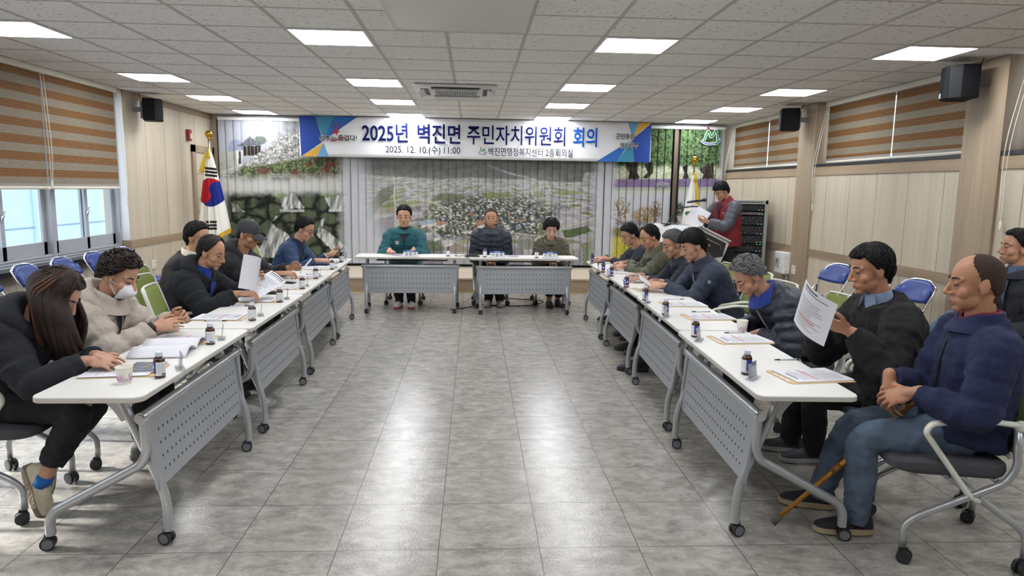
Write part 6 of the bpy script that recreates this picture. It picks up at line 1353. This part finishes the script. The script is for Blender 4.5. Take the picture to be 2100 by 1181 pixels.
q = MB(); q.ell(p12['SH']['L']*.72+p12['EL']['L']*.28+np.array((-.01, -.088, .01)), (.016, .006, .016)); q.build('sleeve_badge', mat('badge_grey', '77808f', .6), p12['jo'], True, off=p12['off'])
p13 = rp('person with gray curly hair bending low in a dark quilted puffer', (1.845, 4.52, 1.035), (2.26, 4.60, .54), RF+.02, 40, 6, 0, dict(L=dict(p=(1.90, 4.45, .66), d=(-.7, .5, -.4)), R=dict(p=(1.90, 4.75, .66), d=(-.7, -.4, -.4))), None, 1.05, .005, 'a9765c', 'curly', M_HAIRG, 'puffer_jacket', cloth('dark_puffer', '2b3040', .5, (60, .12)), None, None, None, .034, .024, .07, (cloth('blue_collar', '223a94'), .035), None, False, zipm=mat('zip_white', 'd9d9dc', .5), thick=.19, bow=.16, sw=.185, thr=[(0, 40), (40, 36), (62, 10), (80, -10), (100, -24), (120, -40), (180, -54)])
chair_for(p13, .0, .0, 'green chair under the gray curly-haired man')
M_BLKW = cloth('black_wool_jacket', '1f1d20', 1.0, (200, .4))
p14 = rp('person in a black wool jacket over a light blue shirt reading held papers', (2.02, 3.40, 1.215), (2.26, 3.52, .54), RF-.02, 12, -4, 0, dict(L=dict(p=(1.825, 3.20, .935), d=(-.85, .25, .32), n=(-.25, .6, .6), curl=.45, th=.2), R=dict(p=(1.80, 3.46, .90), d=(-.8, -.35, .3), n=(-.2, -.6, .6), curl=.5)), dict(L=dict(p=(2.04, 3.86, .09), d=(-1, .05, .0)), R=dict(p=(1.98, 4.03, .09), d=(-1, .3, 0))), 1.04, NEAR, 'a5704f', 'fringe', None, 'wool_jacket', M_BLKW, None, cloth('trousers_dark', '1d1f25'), (mat('shoe_grey_mesh', '3b3d44', .8), mat('sole_light', 'a9a9a8', .7)), .034, 0, .06, None, cloth('light_blue_shirt', '8fa5c4', .7), False, sw=.20, zipm='open', thick=.15, thr=[(0, 20), (25, 20), (45, 26), (60, 10), (74, -6), (82, -22), (95, -25), (108, -42), (130, -57), (180, -63)])
chair_for(p14, -.05, -.10, 'green chair under the man in black wool, ivory armrest in view')
M_NVF = cloth('navy_fleece', '232b4f', .95, (130, .45)); M_JEAN = mat('blue_jeans', '57677c', .85, noise=(12, .22), bump=(220, .35))
p15 = rp('person, balding, in a navy fleece and jeans at the near right holding a cane', (2.13, 2.80, 1.225), (2.21, 2.90, .56), RF-.22, 4, -8, 0, dict(L=dict(p=(1.925, 2.815, .745), d=(-.80, .45, -.35), n=(.2, .6, -.7), curl=.5), R=dict(p=(1.875, 2.935, .775), d=(-.15, -.25, -.95), n=(.9, .3, -.1), curl=.45)), dict(L=dict(p=(1.82, 3.00, .09), d=(-1, .12, 0)), R=dict(p=(1.78, 3.27, .09), d=(-1, .35, 0))), 1.06, NEAR, 'a06a49', 'bald', mat('thin_gray_hair', '40342d', .8, noise=(420, .7), spec=.15), 'fleece_jacket', M_NVF, None, M_JEAN, (mat('sneaker_black', '23252b', .8, bump=(300, .5)), mat('sole_tan', 'a8977a', .7)), .026, 0, .06, (M_NVF, .045), None, False, zipm=mat('zip_dark2', '15171f', .5), thick=.022, sw=.185, hem=.06)
chair_for(p15, .06, -.0, 'green chair under the balding man, its silver legs in full view')
q = MB(); T = unit(p15['ntop']-p15['nb']); a2 = unit(np.cross(T, p15['RT'])); q.rings([[p15['nb']+T*zz+r*(p15['RT']*math.cos(x)+a2*math.sin(x))-T*.03*max(0, math.sin(x))**3 for x in np.linspace(0, 2*PI, 22, False)] for zz, r in ((-.02, .092), (.03, .078), (.052, .075), (.04, .068))], caps=False); q.build('inner_collar', cloth('crimson_collar', '8c2038'), p15['jo'], True, off=p15['off'])
patch_on(p15, 'sleeve_tab', .62, -.78, .035, .03, mat('tab_grey', '55608a', .7))
for nm, h in (('p14', 1),): pass
# the man on the wall chair and the standing reader
p16 = rp('person in a dark suit jacket sitting by the right wall with crossed legs', (3.70, 4.52, 1.245), (3.90, 4.55, .52), RF-.10, -2, -8, 0, None, dict(L=dict(p=(3.36, 4.52, .09), d=(-1, 0, 0)), R=dict(p=(3.36, 4.80, .60), d=(-.62, .3, .5), up=(-.7, .1, .6))), 1.02, .0055, 'ad7b5c', 'short', None, 'suit_jacket', cloth('charcoal_suit', '262a33', .8), None, mat('blue_jeans', '57677c', .85), (mat('shoe_brown', '3b3531', .7), mat('sole_patterned', '3a3733', .7, bump=(60, 1))), .020, 0, .06, (cloth('charcoal_suit', '262a33', .8), .02), mat('check_shirt', '4d5d7c', .8), False, knees=dict(L=(-.6, 0, .8), R=(-.2, .1, 1)))
patch_on(p16, 'lapel_pin', .74, .45, .012, .012, M_GOLD)
M_REDV = cloth('red_vest', '8a1f2c', .7, (70, .25))
p17 = rp('person standing behind the lectern in a red vest with gray sleeves reading a paper', (3.55, 9.87, 1.60), (3.70, 9.97, .93), RF+.40, 32, -4, 0, dict(L=dict(p=(3.33, 9.72, 1.165), d=(-.85, .1, .2), n=(-.2, .5, .6), curl=.55), R=dict(p=(3.22, 9.98, 1.18), d=(-.8, -.35, .2), n=(-.2, -.6, .6), curl=.55)), dict(L=dict(p=(3.70, 9.86, .09), d=(-1, -.3, 0)), R=dict(p=(3.64, 10.06, .09), d=(-1, -.3, 0))), 1.08, .006, 'b07d5e', 'fringe', None, 'vest', M_REDV, cloth('gray_sleeves', '4b515c', .5, (60, .2)), cloth('trousers_black', '1c1c1f'), None, .034, 0, .06, (M_REDV, .05), cloth('navy_shirt', '22294d'), False, stand=True, hem=.20, thick=.19, sw=.195, bow=.03)
patch_on(p17, 'chest_logo', .74, -.42, .03, .012, M_CAPW)
# empty green chairs
dup(ch0, (-1.93, 4.86, 0), -PI/2+.22, 'empty green chair pushed up to the left row, its backrest fully in view')
dup(ch0, (-2.16, 7.32, 0), -PI/2, 'green chair in the left row with a grey jacket hung over it')
dup(ch0, (2.17, 5.25, 0), PI/2+.10, 'empty green chair in the right row behind the paper cup')

# things held or hung
def held_sheet(name, label, cat, O, ux, uy, w, h, bend, seed, m=M_PAPER, turn=0, pr=True):
    ux = unit(ux); uy = perp(ux, uy); n = np.cross(ux, uy); q = MB()
    G = [[O+ux*w*(u-.5)+uy*h*v+n*bend*math.sin(PI*min(1, max(0, v*turn+u*(1-turn))))*w for u in np.linspace(0, 1, 15)] for v in np.linspace(0, 1, 15)]
    q.grid(G)
    if pr:
        r = random.Random(seed)
        for k in range(15):
            v = .93-.058*k; a, b = .1, r.uniform(.5, .9)
            if k in (2, 3): continue
            def at(u, v): return O+ux*w*(u-.5)+uy*h*v+n*(bend*math.sin(PI*min(1, max(0, v*turn+u*(1-turn))))*w+.002)
            q.grid([[at(u, v) for u in np.linspace(a, b, 8)], [at(u, v+.012*(2.2 if k in (0, 11) else 1)) for u in np.linspace(a, b, 8)]], 3 if k == 11 else (2 if k < 2 else 1))
    o = q.build(name, [m, M_PRN, M_PRD, M_PINK], None, False); md = o.modifiers.new('s', 'SOLIDIFY'); md.thickness = .0012; return tag(o, label, cat, None)
held_sheet('held_paper', 'printed paper held up by the person in black wool', 'papers', np.array((1.645, 3.25, .915)), (.30, -.85, -.42), (-.05, -.42, .90), .22, .25, .12, 1)
held_sheet('held_paper', 'stapled printed paper slanting in the right hand of the black fleece man', 'papers', np.array((-1.66, 5.22, .80)), (.72, -.15, -.55), (.30, .9, .30), .15, .33, .06, 2)
held_sheet('curled_page', 'curled white page raised by the black fleece man\'s left hand', 'papers', np.array((-1.66, 5.13, .83)), (.45, .75, -.25), (-.1, -.12, .95), .17, .25, .25, 3, pr=False)
held_sheet('held_paper', 'small folded paper held by the man in the black cap', 'papers', np.array((-1.60, 6.46, .80)), (.2, -.9, 0), (.6, 0, .7), .15, .16, .05, 4, pr=False)
held_sheet('held_paper', 'folded paper in both hands of the man with the black fringe', 'papers', np.array((1.535, 5.94, .775)), (0, .95, .05), (-.75, 0, .5), .20, .13, .15, 5, pr=False)
held_sheet('held_paper', 'printed sheet held by the person in the red vest', 'papers', np.array((3.12, 9.80, 1.12)), (-.7, .35, .45), (.40, .3, .85), .26, .30, .05, 6)
t = thing('tablet', 'dark tablet held by the man in blue uniform', 'tablet', (-1.57, 8.06, .80)); R = rot('Z', .15) @ rot('Y', -.75); q = MB(); q.box((0, 0, .03), (.17, .24, .009), R); q.build('case', mat('phone_case', '25262c', .4), t, bev=.003); q = MB(); q.box(np.array((0, 0, .03))+R @ np.array((0, 0, .0052)), (.15, .22, .001), R); q.build('screen', mat('dark_screen', '15171c', .08), t)
def heldpen(label, p, d):
    q = MB(); d = unit(d); p = np.array(p); q.tube([p-d*.06, p+d*.06], .004, 8); q.tube([p-d*.072, p-d*.06], [.001, .0035], 8); tag(q.build('pen', M_CAPW2, None, True), label, 'pen', 'pens on the tables')
heldpen('white pen in the hand of the man in olive', (1.585, 7.43, .782), (-.3, -.55, -.30)); heldpen('white pen in the hand of the man with the black fringe', (1.57, 6.0, .81), (.8, .5, .1)); heldpen('pen in the writing hand of the man in blue uniform', (-1.63, 7.78, .80), (.3, .2, -.6))
M_CANE = mat('golden_cane', 'c98a34', .3, .5); t = thing('walking_cane', 'golden walking cane between the knees of the balding man', 'cane', (1.44, 3.05, 0)); a, b = np.array((1.44, 3.05, .03))-(1.44, 3.05, 0), np.array((2.02, 2.93, .68))-(1.44, 3.05, 0)
q = MB(); q.tube([a+(b-a)*.05, b], .0105, 12); q.build('shaft', M_CANE, t, True); q = MB(); q.tube([a+(b-a)*.42, a+(b-a)*.48], .0145, 12); q.build('adjuster', mat('cane_joint', '8a5a2c', .4, .5), t, True); q = MB(); q.tube([a, a+(b-a)*.06], [.019, .014], 12); q.build('rubber_tip', mat('rubber_tip', '5d5748', .8), t, True)
q = MB(); q.tube(fillet([b-(b-a)*.02, b+np.array((.03, 0, .04)), b+np.array((.0, .0, .075)), b+np.array((-.08, .01, .06))], .03), .012, 10); q.build('handle', M_BLACK, t, True)
# grey jacket over a chair
q = MB(); G = []
for v in np.linspace(0, 1, 14):
    row = []
    for u in np.linspace(-1, 1, 22):
        f = v*2-1; z = .915-.36*abs(f)**1.4*(1-.15*abs(u)); y = -.24+.075*f+.02*math.sin(u*7+f*3)+.012*math.sin(u*15); row.append((u*(.25+.03*abs(f)), y, z-.03*u*u))
    G.append(row)
q.grid(G); q.ell((-.02, -.22, .905), (.17, .06, .04)); o = q.build('grey_jacket', cloth('grey_padded_jacket', '7f838b', .7, (40, .5)), None, True, solid=.016); o.location = (-2.16, 7.32, 0); o.rotation_euler = (0, 0, -PI/2); tag(o, 'grey padded jacket hung over a chair in the left row', 'jacket')
bpy.data.scenes.remove(_tsc)
